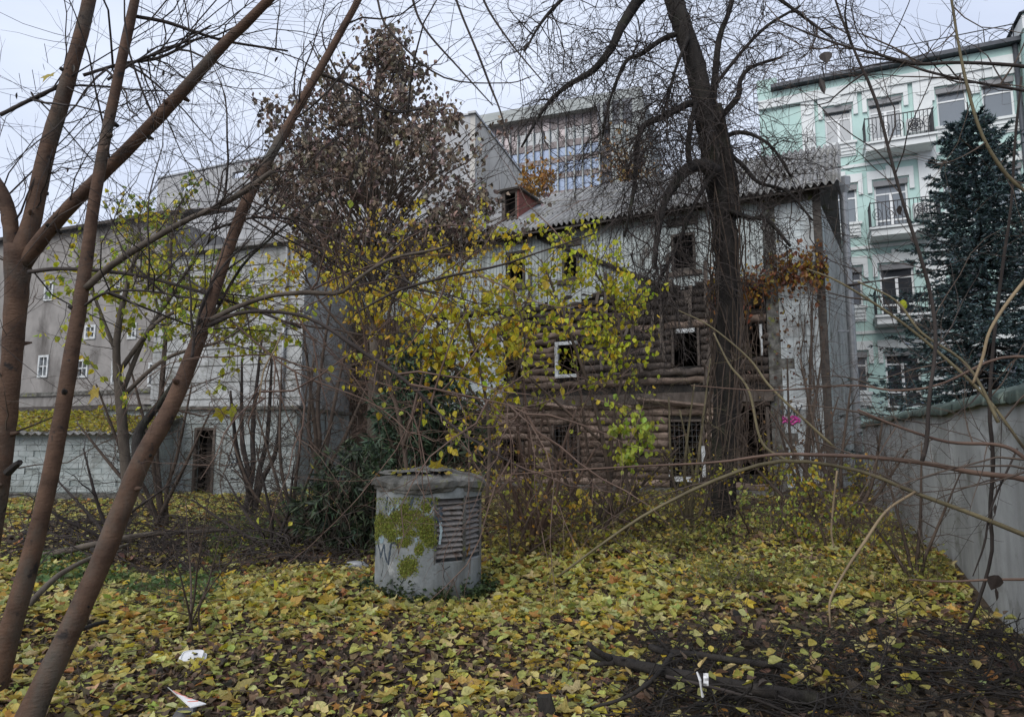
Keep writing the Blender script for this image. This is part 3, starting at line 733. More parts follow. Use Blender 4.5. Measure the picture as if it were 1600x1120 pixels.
for y0, y1, k in bands:
    for c in range(ns):
        s = -4+c*stp; kk = k
        if k == 'pink' and rng.random() < .6: kk = 'brown'
        if k == 'pale' and rng.random() < .25: kk = 'pink'
        piece('pane', pm[kk], off, GPn.pt(s, Z_(y1), -.4), rot, (1, 1, Z_(y0)-Z_(y1)))
for y0, y1 in ((223.5, 233.5), (248.5, 256.5), (273.5, 281.5), (300.5, 308.5)): put('spandrel', MB().pbox(GPn, -14, sA, Z_(y1), Z_(y0), -.49, -.2), M['offbrown'], off)
mme = MB().box(-.1, .1, -.3, .3, 0, 1).mesh('mullion', M['offband'])
for c in range(ns+1): piece('mullion', mme, off, GPn.pt(-4+c*stp, Z_(330), -.1), rot, (1, 1, Z_(204)-Z_(330)))

# ------------------------------------------------------------------ grey house and sheds on the left
LP = Plane(P(-90, 500, 30)[:2], unit(np.array([.93, -.36])))
lh = thing('grey_house', 'grey-brown rendered house with small white windows behind the mossy shed', 'house', (*LP.o, 0))
LLn = LP.hit(252, 500)[0]; lz = LP.hit(150, 357)[1]
wr = [LP.rect(120, 561, 138, 590), LP.rect(232, 566, 246, 604), LP.rect(175, 560, 186, 600), LP.rect(133, 508, 150, 530), LP.rect(60, 555, 76, 590), LP.rect(200, 505, 214, 530), LP.rect(70, 440, 84, 470), LP.rect(180, 432, 194, 462)]
put('wall', holes_wall(LP, -3, LLn, 0, lz, wr, -.3, 0), M['grey_render'], lh)
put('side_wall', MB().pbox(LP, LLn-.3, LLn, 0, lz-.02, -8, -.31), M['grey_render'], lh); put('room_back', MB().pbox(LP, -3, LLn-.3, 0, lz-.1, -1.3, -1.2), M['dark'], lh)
put('roof', MB().hexa([LP.pt(-3.2, lz, .35), LP.pt(LLn+.3, lz, .35), LP.pt(LLn+.3, lz+1.6, -4), LP.pt(-3.2, lz+1.6, -4), LP.pt(-3.2, lz+.12, .35), LP.pt(LLn+.3, lz+.12, .35), LP.pt(LLn+.3, lz+1.72, -4), LP.pt(-3.2, lz+1.72, -4)]), M['trim'], lh)
for h in wr:
    f = put('window', frame(LP, h, .09, -.12, .04), M['white'], lh)
    s0, s1, z0, z1 = h
    b = MB(); b.pbox(LP, (s0+s1)/2-.03, (s0+s1)/2+.03, z0+.09, z1-.09, -.1, .02); b.pbox(LP, s0+.09, s1-.09, (z0+z1)/2-.02, (z0+z1)/2+.03, -.1, .019)
    put('glazing_bar', b, M['white'], f); put('pane', MB().pbox(LP, s0+.05, s1-.05, z0+.05, z1-.05, -.09, -.08), M['pane_dark'], f)
put('string_course', MB().pbox(LP, -3, LLn, LP.hit(100, 618)[1], LP.hit(100, 612)[1], 0, .08), M['conc_dark'], lh)
put('gutter', MB().pbox(LP, -3, LLn, LP.hit(160, 642)[1], LP.hit(160, 634)[1], 0, .5), M['trim'], lh)

MPl = Plane(P(236, 600, 25)[:2], unit(np.array([.93, -.30])))
ob = thing('grey_outbuilding', 'plain pale grey two-storey outbuilding behind the low white annex', 'building', (*MPl.o, 0))
ol = MPl.hit(474, 500)[0]; oz = MPl.hit(350, 392)[1]
put('wall', MB().pbox(MPl, 0, ol, 0, oz, -4, 0), M['wallc'], ob)
put('roof', MB().pbox(MPl, -.2, ol+.2, oz+.002, oz+.14, -4.2, .3), M['asbestos'], ob)
put('downpipe', MB().tube(np.array([MPl.pt(ol-.7, .2, .1), MPl.pt(ol-.7, oz, .1)]), .06, 8), M['zinc'], ob, True)
b = MB()
for z in np.arange(.6, oz, .6):
    b.pbox(MPl, .0, ol, z, z+.025, .0, .02)
put('panel_joint', b, M['conc_dark'], ob)

XP = Plane(P(232, 780, 19.6)[:2], unit(np.array([1, -.06])))
an = thing('white_annex', 'low pale annex of painted blocks with a dark open doorway', 'building', (*XP.o, 0))
xl = XP.hit(462, 700)[0]; xz = XP.hit(340, 640)[1]
hd = (*sorted((XP.hit(303, 700)[0], XP.hit(336, 700)[0])), 0.0, XP.hit(320, 668)[1])
put('wall', holes_wall(XP, -1.5, xl, -.2, xz, [hd], -.3, 0), M['bluewall'], an)
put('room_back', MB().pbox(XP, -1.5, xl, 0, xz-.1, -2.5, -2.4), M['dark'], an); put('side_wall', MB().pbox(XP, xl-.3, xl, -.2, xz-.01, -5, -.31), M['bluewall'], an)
put('roof_slab', MB().pbox(XP, -1.6, xl+.1, xz, xz+.1, -5, .15), M['conc_dark'], an)
put('door_frame', frame(XP, hd, .07, -.1, .03, 'lrt'), M['oldwood'], an)
dl = put('door', MB().pbox(XP, hd[0]+.1, hd[0]+.55, .05, hd[3]-.1, -.6, -.55), M['oldwood'], an)
bw, bh = .4, .2
bme = MB().box(.006, bw-.006, -.02, 0, .006, bh-.006).mesh('block', mat('painted_block', (.25,.285,.28), (.37,.4,.395), 3, .85, .25, 25, rnd=.09, dirt=(.15,.155,.14), dscale=1.6, dlo=.5, dhi=.74))
rot = math.atan2(XP.u[1], XP.u[0]); nb = 0
for r in range(int((xz)/bh)):
    for c in range(-4, int(xl/bw)+1):
        s = c*bw + (r % 2)*bw/2
        if s+bw > xl or (s+bw > hd[0]-.05 and s < hd[1]+.05 and r*bh < hd[3]+.05) or rng.random() < .03: continue
        piece('block', bme, an, XP.pt(s, r*bh+.03, .003+.012*rng.random()), rot); nb += 1
s, z = XP.hit(355, 712)
b = MB()
for k, (a, c) in enumerate(((.0, .0), (.35, .05), (.7, .0))):
    b.tube(np.array([XP.pt(s+.25*math.sin(x*3)*.4+.1*k, z-.45*x+.1, .03) for x in np.linspace(0, 1, 6)]), .018, 4)
    b.tube(np.array([XP.pt(s+.15+.25*x, z-.2-.22*k+.02*math.sin(8*x), .03) for x in np.linspace(0, 1, 6)]), .02, 4)
put('graffiti', b, M['navy'], an)
put('meter_box', MB().pbox(XP, XP.hit(243, 700)[0], XP.hit(258, 700)[0], XP.hit(250, 740)[1], XP.hit(250, 712)[1], .0, .18), M['greymetal'], an)

SP = Plane(P(-120, 780, 17.6)[:2], unit(np.array([1, -.02])))
sh = thing('mossy_shed', 'low pale blue brick shed whose corrugated roof is covered in yellow leaves', 'shed', (*SP.o, 0))
sl_ = SP.hit(206, 700)[0]; sz = SP.hit(100, 678)[1]
put('wall', MB().pbox(SP, -2, sl_, -.2, sz, -3.5, 0), M['bluewall'], sh)
put('plinth', MB().pbox(SP, -2, sl_+.02, -.2, .22, 0, .06), M['conc_dark'], sh)
bw2, bh2 = .26, .088
b = MB(); vis = 0
bme2 = MB().box(.005, bw-.005, -.02, 0, .005, .15-.005).mesh('block', bme.materials[0])
for r in range(int((sz-.3)/.15)):
    for c in range(int((sl_+.2)/bw)):
        s = c*bw + (r % 2)*.2
        if s+bw > sl_ or rng.random() < .06: continue
        piece('block', bme2, sh, SP.pt(s, .24+r*.15, .002+.01*rng.random()), math.atan2(SP.u[1], SP.u[0]))
rz0, rz1 = sz+.02, SP.hit(100, 645, -3)[1]+.0
nxx = 260; xs = np.linspace(-2, sl_+.25, nxx); v = []
for t in (0, -.02):
    for y in np.linspace(0, 1, 5):
        for x in xs: v.append(SP.pt(x, rz0+(rz1-rz0)*y+.03*math.cos(x*2*math.pi/.2)+t, .3-3.4*y))
ii = np.arange(nxx*10).reshape(2, 5, nxx)
put('roof', MB().add(v, [np.stack([ii[0,:-1,:-1], ii[0,:-1,1:], ii[0,1:,1:], ii[0,1:,:-1]], -1).reshape(-1, 4), np.stack([ii[1,:-1,:-1], ii[1,1:,:-1], ii[1,1:,1:], ii[1,:-1,1:]], -1).reshape(-1, 4), np.stack([ii[1,0,:-1], ii[1,0,1:], ii[0,0,1:], ii[0,0,:-1]], -1)]), M['asbestos'], sh, True)
n = 5200; y = rng.uniform(0, 1, n); x = rng.uniform(-2, sl_+.2, n)
cen = np.array([SP.pt(a, rz0+(rz1-rz0)*q+.04+.03*rng.random(), .3-3.4*q) for a, q in zip(x, y)])
YEL = [(.36,.31,.035), (.42,.36,.06), (.27,.27,.04), (.3,.2,.05), (.13,.09,.05)]
tag(put('fallen_leaves', leaves(MB(), cen, rng.uniform(.07, .13, n), 'oval', pal(n, YEL, (4,3,3,1,1)), .35), M['leaf'], kind='stuff'), 'thick layer of yellow leaves lying on the shed roof', 'leaves')

# ------------------------------------------------------------------ ventilation shaft
SC = np.array([-.9, 7.42]); SR = .565
SC[0] = (672-800)/F*7.35
shaft = thing('ventilation_shaft', 'round concrete ventilation shaft with moss, faded graffiti and metal louvres', 'ventilation shaft', (SC[0], SC[1], 0))
def cyl(ang, r, z): return np.array([SC[0]+r*math.sin(R(ang)), SC[1]-r*math.cos(R(ang)), z])
LV = [(13, 47), (47, 84)]
def prism(b, ang, rad, z0, z1, wob=.0):
    n = len(ang); zs = np.linspace(z0, z1, 5)
    v = [cyl(a, r+wob*rng.normal(), z) for z in zs for a, r in zip(ang, rad)]
    i = np.arange(n*5).reshape(5, n); j = np.roll(i, -1, 1)
    b.add(v, [np.stack([i[:-1], j[:-1], j[1:], i[1:]], -1).reshape(-1, 4), i[:1, ::-1], i[-1:]])
full = np.arange(0, 360, 2.)
b = MB(); prism(b, full, np.full(180, SR), -.2, .37, .0007)
aa = np.array([a for a in full if not (13 < a < 84)] + []); aa = np.sort(np.concatenate([aa, [13, 84]]))
order = np.concatenate([[13.5, 47, 83.5], aa[aa >= 84], aa[aa <= 13]])
rad = np.where((order > 13) & (order < 84) & np.isin(order, [13.5, 47, 83.5]), SR-.11, SR)
prism(b, order, rad, .37, 1.0, .0); prism(b, full, np.full(180, SR), 1.0, 1.1, .0007)
body = put('shaft_body', b, M['conc'], shaft)
for a, c in LV:
    for k in range(11):
        z = .41+.053*k
        p0, p1 = cyl(a+1, SR-.015, z), cyl(c-1, SR-.015, z); i0, i1 = cyl(a+1, SR-.085, z+.055), cyl(c-1, SR-.085, z+.055)
        t = np.array([0, 0, .009]); j = np.array([0, 0, .004*rng.normal()])
        put('louvre', MB().hexa([p0+j, p1-j, i1, i0, p0+t+j, p1+t-j, i1+t, i0+t]), M['louvre'], shaft)
for a in (12.8, 47, 84):
    put('louvre_post', MB().tube(np.array([cyl(a, SR-.01, .36), cyl(a, SR-.01, 1.02)]), .018, 4), M['conc_dark'], shaft)
b = MB(); prof = [(SR+.0, 1.06), (SR+.02, 1.065), (SR+.022, 1.1), (SR+.04, 1.105), (SR+.045, 1.16), (SR+.02, 1.185), (SR-.1, 1.215), (SR-.3, 1.255), (.05, 1.3)]
v = []
for r, z in prof:
    for a in np.arange(0, 360, 6.):
        e = .016*math.sin(a/9.)+.012*math.sin(a/3.7+1)+.006*rng.normal()
        v.append(cyl(a, r+e*(1 if r > .4 else .4), z+.014*math.sin(a/14.+r*9)+.006*rng.normal()))
i = np.arange(len(v)).reshape(len(prof), 60); j = np.roll(i, -1, 1)
b.add(v, [np.stack([i[:-1], j[:-1], j[1:], i[1:]], -1).reshape(-1, 4), i[-1:]])
put('shaft_cap', b, M['conc_dark'], shaft)
for a, r, s, zz in ((-25, .36, .2, 1.255), (-55, .42, .14, 1.24), (20, .3, .13, 1.27)):   # spalled flakes on the cap
    q = MB(); n = 9; th = np.linspace(0, 2*math.pi, n+1)[:-1]; c = cyl(a, r, zz); rr = s*(1+.25*rng.normal(size=n))
    v = np.concatenate([c+np.stack([1.3*rr*np.cos(th), .8*rr*np.sin(th), 0*th+.006*rng.normal(size=n)], 1), c+np.stack([1.2*rr*np.cos(th), .7*rr*np.sin(th), 0*th+.018], 1)])
    ii = np.arange(2*n).reshape(2, n); jj = np.roll(ii, -1, 1)
    q.add(v, [np.stack([ii[0], jj[0], jj[1], ii[1]], -1), ii[1:]]); put('concrete_flake', q, M['conc_dark'], shaft)
def spx(px, py):                                   # a point of the photograph -> angle and height on the drum
    a = math.degrees(math.asin(max(-.99, min(.99, (px-672)/82.)))); Yd = SC[1]-SR*math.cos(R(a))
    return a, P(px, py, Yd)[2]
def stroke(pts, r, m, name='graffiti', flat=.004):
    q = np.array([spx(*p) for p in pts]); s = smooth(np.column_stack([q, 0*q[:, 0]]), 14)
    c = np.array([cyl(a, SR+.001, z) for a, z, _ in s])
    d = np.array([cyl(a, SR+flat, z) for a, z, _ in s]); t = unit(np.gradient(c, axis=0)); nn = unit(d-c); sd = np.cross(t, nn)
    wv = r*(1+.25*rng.normal(size=(14, 1)))
    v = np.concatenate([c+sd*wv, d+sd*wv*.9, d-sd*wv*.9, c-sd*wv]); i = np.arange(56).reshape(4, 14)
    put(name, MB().add(v, [np.stack([i[k, :-1], i[k, 1:], i[k+1, 1:], i[k+1, :-1]], -1) for k in range(3)]), m, shaft)
NV, TL = M['navy'], M['teal']
for pts, r in (([(617,775),(616,786),(615,797)], .012), ([(658,776),(655,787),(652,796)], .013), ([(630,790),(627,801),(625,806)], .012),
               ([(672,789),(676,783),(683,783),(687,790)], .012), ([(690,795),(693,801),(697,799),(699,792)], .014), ([(689,808),(694,811),(699,808)], .015), ([(695,816),(698,808),(699,800)], .012),
               ([(594,848),(595,860),(596,868)], .009), ([(600,846),(605,860),(607,871)], .01), ([(607,871),(611,856),(613,850)], .009), ([(613,850),(615,866),(619,878)], .01), ([(621,882),(623,864),(625,849)], .011), ([(625,849),(632,848),(637,855)], .01)):
    stroke(pts, r, NV)
for pts, r in (([(620,805),(624,797),(632,792),(640,800)], .01), ([(634,789),(640,798)], .01), ([(603,838),(608,846),(612,838)], .018), ([(633,842),(645,839),(657,838)], .012), ([(668,790),(672,800),(680,803),(686,797)], .011), ([(663,840),(666,855),(670,870)], .009), ([(698,815),(699,830),(697,850)], .012)):
    stroke(pts, r, TL)
for pts in ([(700,880),(704,890),(703,900),(708,912),(712,924)], [(704,890),(712,884)], [(640,915),(646,905),(644,895)], [(610,870),(612,885),(609,900)]): stroke(pts, .0025, M['dark'], 'crack', .002)
mz = []
for q in ((603,815,8,9), (616,822,10,9), (598,832,5,10), (640,806,11,8), (650,815,9,6), (627,812,6,5), (677,818,9,9), (683,842,7,9), (676,832,6,8), (650,832,11,5), (645,846,9,5), (662,802,7,4), (653,884,9,9), (647,893,5,6), (677,793,5,5), (625,836,6,6), (645,792,6,3), (668,858,4,7)):
    n = int(q[2]*q[3]*20); g = rng.normal(size=(n, 2))*.66
    mz += [(*spx(max(592, min(693, q[0]+q[2]*u)), q[1]+q[3]*v),) for u, v in g]
for k in range(500):                                  # algae creeping down from under the cap
    u = rng.uniform(592, 695); mz.append(spx(u, 777+rng.exponential()*9))
mz = np.array(mz); c = np.array([cyl(a, SR+.001+.004*rng.random(), z) for a, z in mz]); n = len(c)
nrm = np.array([cyl(a, 1, 0)-cyl(a, 0, 0) for a, _ in mz]); z = unit(nrm+.35*rng.normal(size=(n, 3))); x = unit(np.cross(z, rng.normal(size=(n, 3)))); y = np.cross(z, x)
put('moss', leaves(MB(), c, rng.uniform(.008, .019, n), 'oval', pal(n, [(.17,.195,.03), (.22,.24,.04), (.12,.14,.03), (.2,.19,.07)], (3,3,2,1), .2), fr=np.stack([x, y, z], -1)), M['dryleaf'], shaft, kind='stuff')

# ------------------------------------------------------------------ three reddish trees in front, on the left
def ground_at(px, py): 
    q = G(px, py); q[2] = hgt(q[0], q[1]); return q
def tree_root(name, label, px, py, Y, group=None):
    q = P(px, py, Y); return thing(name, label, 'tree', (q[0], q[1], 0), group)
TG = 'reddish bare trees at the front'
WS = .74
# tree with the strong fork, at the edge of the frame
tA = tree_root('bare_tree', 'thick reddish bare tree at the frame edge forking into two long straight limbs', -30, 900, 5.0, TG)
pA = limb_part('trunk', [(-45,1085,46),(-25,900,42),(0,740,40),(16,590,39),(25,470,44),(30,385,56)], 5, 5, M['bark_red'], tA, 12, 30)
pA1 = limb_part('limb', [(30,400,42),(50,345,36),(72,240,34),(108,120,31),(135,20,28),(150,-60,26),(180,-220,20)], 5, 5.2, M['bark_red'], tA, 10)
pA2 = limb_part('limb', [(36,415,32),(62,378,30),(112,320,28),(190,243,27),(270,160,26),(345,75,23),(420,0,20),(490,-80,17)], 5, 4.7, M['bark_red'], tA, 10)
pA3 = limb_part('limb', [(22,400,34),(10,320,30),(-18,270,27),(-70,200,22)], 5, 5, M['bark_red'], tA, 8)
pA4 = limb_part('branch', [(45,425,9),(100,420,9),(200,428,8),(300,452,8),(380,478,7),(470,512,5)], 4.9, 4.5, M['twig_dark'], tA, 6)
pA5 = limb_part('branch', [(0,180,9),(60,150,8),(105,130,9)], 5, 5.1, M['twig_dark'], tA, 6)
pA6 = limb_part('branch', [(130,118,8),(190,100,7),(250,90,7),(310,60,5)], 5.1, 5.4, M['twig_dark'], tA, 6)
put('broken_stub', MB().tube(np.array([P(12,738,4.9), P(24,727,4.85), P(31,722,4.8)]), [.03,.024,.02], 7), M['bark_dark'], tA)
# slim tree
tB = tree_root('bare_tree', 'slim reddish bare tree between the two thicker leaning trunks', 0, 1080, 4.4, TG)
pB = limb_part('trunk', [(-15,1110,46),(12,1000,40),(46,880,36),(75,760,33),(98,640,31),(116,530,29),(132,430,27),(148,310,24),(168,200,22),(190,95,21),(212,-5,19),(230,-100,17)], 4.4, 4.8, M['bark_red'], tB, 10, 40)
pB1 = limb_part('limb', [(135,450,16),(170,418,15),(220,385,14),(290,345,12),(345,320,11),(392,292,13),(425,268,10)], 4.6, 4.4, M['bark_grey'], tB, 8)
pB2 = limb_part('branch', [(212,26,8),(260,35,8),(310,52,7),(360,66,6),(450,80,4)], 4.8, 5.2, M['twig_dark'], tB, 6)
pB3 = limb_part('branch', [(168,125,6),(215,95,6),(270,75,5),(330,40,4)], 4.8, 5, M['twig_dark'], tB, 6)
pB4 = limb_part('branch', [(128,480,6),(165,458,6),(230,455,5),(320,470,4)], 4.6, 4.4, M['twig_dark'], tB, 5)
# leaning tree
tC = tree_root('bare_tree', 'reddish bare tree leaning over to the brown-leaved crown, broken stub at its fork', 40, 1125, 3.85, TG)
pC = limb_part('trunk', [(25,1175,62),(55,1100,50),(112,980,43),(165,860,40),(218,725,38),(265,640,34),(312,525,29),(338,445,26),(385,315,23),(440,215,20),(500,108,17),(552,15,15),(590,-60,14)], 3.85, 5.0, M['bark_red'], tC, 12, 48)
pC1 = limb_part('limb', [(222,735,20),(214,705,22),(218,672,19),(240,642,15),(258,618,11),(285,575,8),(330,500,7),(375,420,6),(420,375,5),(500,310,4)], 4.36, 4.75, M['bark_dark'], tC, 8)
pC2 = limb_part('branch', [(330,500,13),(365,482,11),(420,463,10),(480,457,11),(530,458,9),(560,435,8),(610,405,7),(680,390,6),(700,384,5)], 4.4, 4.2, M['bark_grey'], tC, 7)
pC3 = limb_part('branch', [(325,510,11),(370,490,9),(430,487,8),(490,500,8),(560,545,9),(640,600,8),(700,660,6),(760,700,5),(830,740,4)], 4.4, 4.1, M['twig_dark'], tC, 7)
pC4 = limb_part('branch', [(555,490,4),(620,455,6),(700,432,6),(780,415,5),(840,395,4),(930,365,3)], 4.3, 4.2, M['twig_dark'], tC, 6)
pC5 = limb_part('branch', [(300,560,7),(305,520,6),(318,470,6),(345,420,5),(390,375,4)], 4.3, 4.3, M['twig_dark'], tC, 6)
pC6 = limb_part('branch', [(640,600,5),(690,610,5),(760,625,4),(830,640,3)], 4.2, 4.1, M['twig_red'], tC, 6)
pC7 = limb_part('branch', [(360,500,5),(430,560,5),(480,590,4),(560,620,3),(600,640,2)], 4.4, 4.2, M['twig_red'], tC, 6)
pC8 = limb_part('branch', [(440,520,4),(430,545,4),(412,580,4),(405,630,3)], 4.3, 4.2, M['twig_pale'], tC, 5)
pC9 = limb_part('branch', [(500,115,8),(560,140,6),(610,175,5),(660,170,4)], 4.9, 5.2, M['twig_dark'], tC, 5)
pC10 = limb_part('branch', [(330,360,6),(400,340,6),(480,350,5),(560,400,4),(640,430,3)], 4.7, 4.9, M['twig_dark'], tC, 5)
WS = 1.0
def twigs_on(tree, limbs, n, L0, L1, r, m, n2=4, wob=.15, grav=.0, spread=.8, t0=.2, flat=.5, seg=7, n3=0, up=0., name='twigs'):
    pr = stackpts(*limbs)
    t1 = twigset(pr, n, L0, L1, r, wob*1.5, grav, spread, seg, t0, up, flat)
    t2 = twigset(t1, n*n2, L0*.35, L1*.5, r, wob*1.2, grav, spread*.9, 6, .25, up*.6, flat)
    b = MB().tube(t1, taper(t1, r*rng.uniform(.6, 1.7, len(t1)), .22), 4).tube(t2, taper(t2, r*.48), 3)
    if n3:
        t3 = twigset(t2, n3, L0*.15, L1*.22, r, wob*1.3, grav, spread, 5, .3, up*.4, flat); b.tube(t3, taper(t3, r*.34), 3)
    put(name, b, m, tree, kind='stuff')
    return t1, t2
twigs_on(tA, [pA1, pA2, pA3, pA5, pA6], 62, .7, 2.1, .006, M['twig_dark'], 5, .1, .0, .8, .15, .6, 9, 300)
twigs_on(tA, [pA4, pA], 22, .5, 1.5, .005, M['twig'], 4, .12, .0, .8, .3, .5)
twigs_on(tB, [pB[20:], pB1, pB2, pB3, pB4], 48, .6, 1.9, .0055, M['twig_dark'], 5, .11, .0, .8, .15, .6, 9, 240)
twigs_on(tC, [pC[24:], pC9, pC10, pC5], 46, .6, 2.0, .0055, M['twig_dark'], 5, .11, .0, .8, .1, .6, 9, 260)
tw1, tw2 = twigs_on(tC, [pC1, pC2, pC3, pC4, pC6, pC7, pC8], 70, .4, 1.4, .005, M['twig_red'], 4, .14, .03, .75, .2, .5, 8, 260)
for tr_, pt, rr_, n in ((tA, pA, .09, 7), (tA, pA1, .075, 6), (tA, pA2, .06, 7), (tB, pB, .06, 12), (tC, pC, .065, 16)):   # scars and dead twig stubs
    c_, tg_, tt_ = sample(pt[None], n, .08, .75)
    for q_, g_ in zip(c_, tg_):
        d_ = unit(np.cross(g_, rng.normal(size=3))+np.array([0, 0, .25])); l_ = rr_*rng.uniform(.9, 1.5)
        put('twig_stub', MB().tube(np.array([q_, q_+d_*l_*.6, q_+d_*l_]), [.026, .019, rng.uniform(.006, .013)], 7, jit=.1), M['bark_red'] if rng.random() < .5 else M['bark_dark'], tr_, True)
# the last leaves on them
n = 42; c, _, _ = sample(tw2, n, .3)
leafobjs(tC, c, rng.uniform(.03, .06, n), 'oval', pal(n, [(.45,.36,.03), (.42,.4,.05), (.36,.4,.06)], (3,3,2)), .5, 1.)
n = 26; c, _, _ = sample(stackpts(pA1, pA2, pA6, pA5), n, .2); c = c + rng.normal(size=(n, 3))*np.array([.35,.3,.25])
b = MB(); tp = np.stack([np.stack([q+np.array([.02*k_, 0, .16-.08*k_]) for k_ in range(3)]) for q in c]); b.tube(tp, .0025, 3); put('leaf_stalks', b, M['twig_dark'], tA, kind='stuff')
leafobjs(tA, c, rng.uniform(.04, .08, n), 'lance', pal(n, [(.03,.025,.02), (.06,.045,.03)], (1,1)), .3, 1.)
for q, s, col_ in (((78,116),.09,(.4,.32,.04)), ((150,608),.1,(.4,.3,.06)), ((345,640),.09,(.42,.36,.03)), ((365,635),.1,(.4,.4,.05))):
    leafobjs(tA if q[0] < 200 else tC, np.array([P(*q, 4.6)]), s, 'maple', np.array([col_]), .4, 1.)

# ------------------------------------------------------------------ old bare tree in the middle
TY = 12.2
WS = .9
tO = tree_root('old_tree', 'tall dark bare tree with furrowed trunk and drooping twigs before the log wall', 1127, 820, TY)
m = M['bark_dark']
pO = limb_part('trunk', [(1120,860,72),(1126,800,48),(1131,700,44),(1135,600,42),(1137,500,40),(1136,420,40),(1130,340,44),(1119,265,44),(1105,190,38),(1088,110,36),(1064,35,34),(1046,-25,32),(1030,-110,28),(1020,-230,18)], TY, TY, m, tO, 16, 90, .07)
limb_part('broken_stub', [(1146,340,26),(1142,280,25),(1131,215,19),(1125,180,16),(1122,163,13)], TY-.12, TY-.16, m, tO, 10)
O1 = limb_part('limb', [(1118,270,28),(1095,258,24),(1070,268,22),(1053,290,18),(1040,312,13),(1030,360,8),(1022,420,5)], TY-.3, TY-1.2, m, tO, 9)
O2 = limb_part('limb', [(1098,168,16),(1078,162,14),(1060,170,13),(1035,184,12),(1008,195,11),(996,220,11),(994,262,10),(988,312,7),(975,370,4)], TY, TY-.8, m, tO, 8)
O3 = limb_part('limb', [(1048,-40,26),(1005,-8,22),(972,40,19),(955,76,15),(925,112,12),(885,135,9),(850,170,7),(815,230,4)], TY, TY-.5, m, tO, 8)
O4 = limb_part('branch', [(1070,50,11),(1035,62,10),(1000,86,9),(978,97,7),(955,150,5),(940,220,3)], TY, TY-.3, m, tO, 7)
O5 = limb_part('branch', [(1125,185,12),(1140,168,12),(1154,150,11),(1157,125,9),(1175,105,7),(1220,90,5)], TY, TY+.2, m, tO, 7)
O6 = limb_part('branch', [(1113,170,14),(1118,110,13),(1124,60,11),(1140,15,9),(1152,-40,7)], TY+.1, TY+.4, m, tO, 7)
O7 = limb_part('branch', [(1130,215,10),(1155,207,8),(1185,215,6),(1210,235,5),(1235,275,4)], TY-.1, TY-.4, m, tO, 6)
O8 = limb_part('branch', [(1140,240,9),(1162,260,8),(1185,285,7),(1230,300,5),(1270,345,4)], TY-.1, TY-.5, m, tO, 6)
O9 = limb_part('branch', [(1078,262,12),(1075,230,11),(1080,190,10),(1088,160,8)], TY-.3, TY-.2, m, tO, 7)
O10 = limb_part('branch', [(1075,60,8),(1055,110,6),(1045,150,5),(1030,190,4)], TY-.2, TY-.6, m, tO, 6)
O11 = limb_part('branch', [(1120,130,8),(1160,80,7),(1200,40,6),(1250,10,4)], TY, TY+.3, m, tO, 6)
O12 = limb_part('branch', [(1030,-90,14),(960,-60,11),(900,-20,8),(850,30,6),(820,80,4)], TY, TY-.8, m, tO, 6)
O13 = limb_part('branch', [(1040,-50,12),(1120,-60,10),(1190,-20,8),(1260,30,5),(1300,60,4)], TY, TY-.6, m, tO, 6)
O14 = limb_part('branch', [(1140,330,10),(1170,340,8),(1200,345,7),(1235,385,5)], TY-.3, TY-.7, m, tO, 6)
O15 = limb_part('branch', [(1120,260,9),(1085,320,8),(1060,380,7),(1035,430,5),(1010,470,4)], TY-.4, TY-1., m, tO, 6)
WS = 1.0
def drooptwigs(limbs, n, L0, L1, grav, r=.011, seed=0, n2=5, n3=4, spread=.8):
    pr = stackpts(*limbs)
    t1 = twigset(pr, n, L0, L1, r, .3, grav*.8, spread, 10, .2, .12, .7)
    t2 = twigset(t1, n*n2, L0*.4, L1*.55, r, .32, grav*.8, .75, 7, .2, 0, .7)
    t3 = twigset(t2, n*n3*3, .15, .45, r, .25, grav*.6, .8, 5, .25, 0, .8)
    put('twigs', MB().tube(t1, taper(t1, r*rng.uniform(.7, 1.3, n)), 4).tube(t2, taper(t2, r*.6), 3).tube(t3, taper(t3, r*.42), 3), M['twig_dark'], tO, kind='stuff')
    return t1, t2
dO = [drooptwigs([O1, O2, O15, O9], 150, .8, 2.6, .22, n2=6), drooptwigs([O3, O4, O12, O10], 150, .7, 2.2, .13, n2=6), drooptwigs([O5, O6, O7, O8, O11, O13, O14], 120, .6, 1.9, .1, n2=6), drooptwigs([pO[50:], pO[42:60]], 70, .7, 2.1, .14)]
# ivy-like dry climber on its trunk
b = MB()
for k in range(26):
    t = np.linspace(0, 1, 14); z0 = rng.uniform(0, 1.5); z1 = rng.uniform(3, 8.); a0 = rng.uniform(0, 6.3); tw = rng.normal()*2
    zz = z0+(z1-z0)*t; xi = np.interp(zz, pO[:, 2], pO[:, 0]); yi = np.interp(zz, pO[:, 2], pO[:, 1])
    rr = .33+.05*rng.normal(size=14)
    b.tube(np.stack([xi+rr*np.cos(a0+tw*t), yi+rr*np.sin(a0+tw*t), zz], 1), .012, 4)
put('climber_stems', b, M['twig'], tO, kind='stuff')

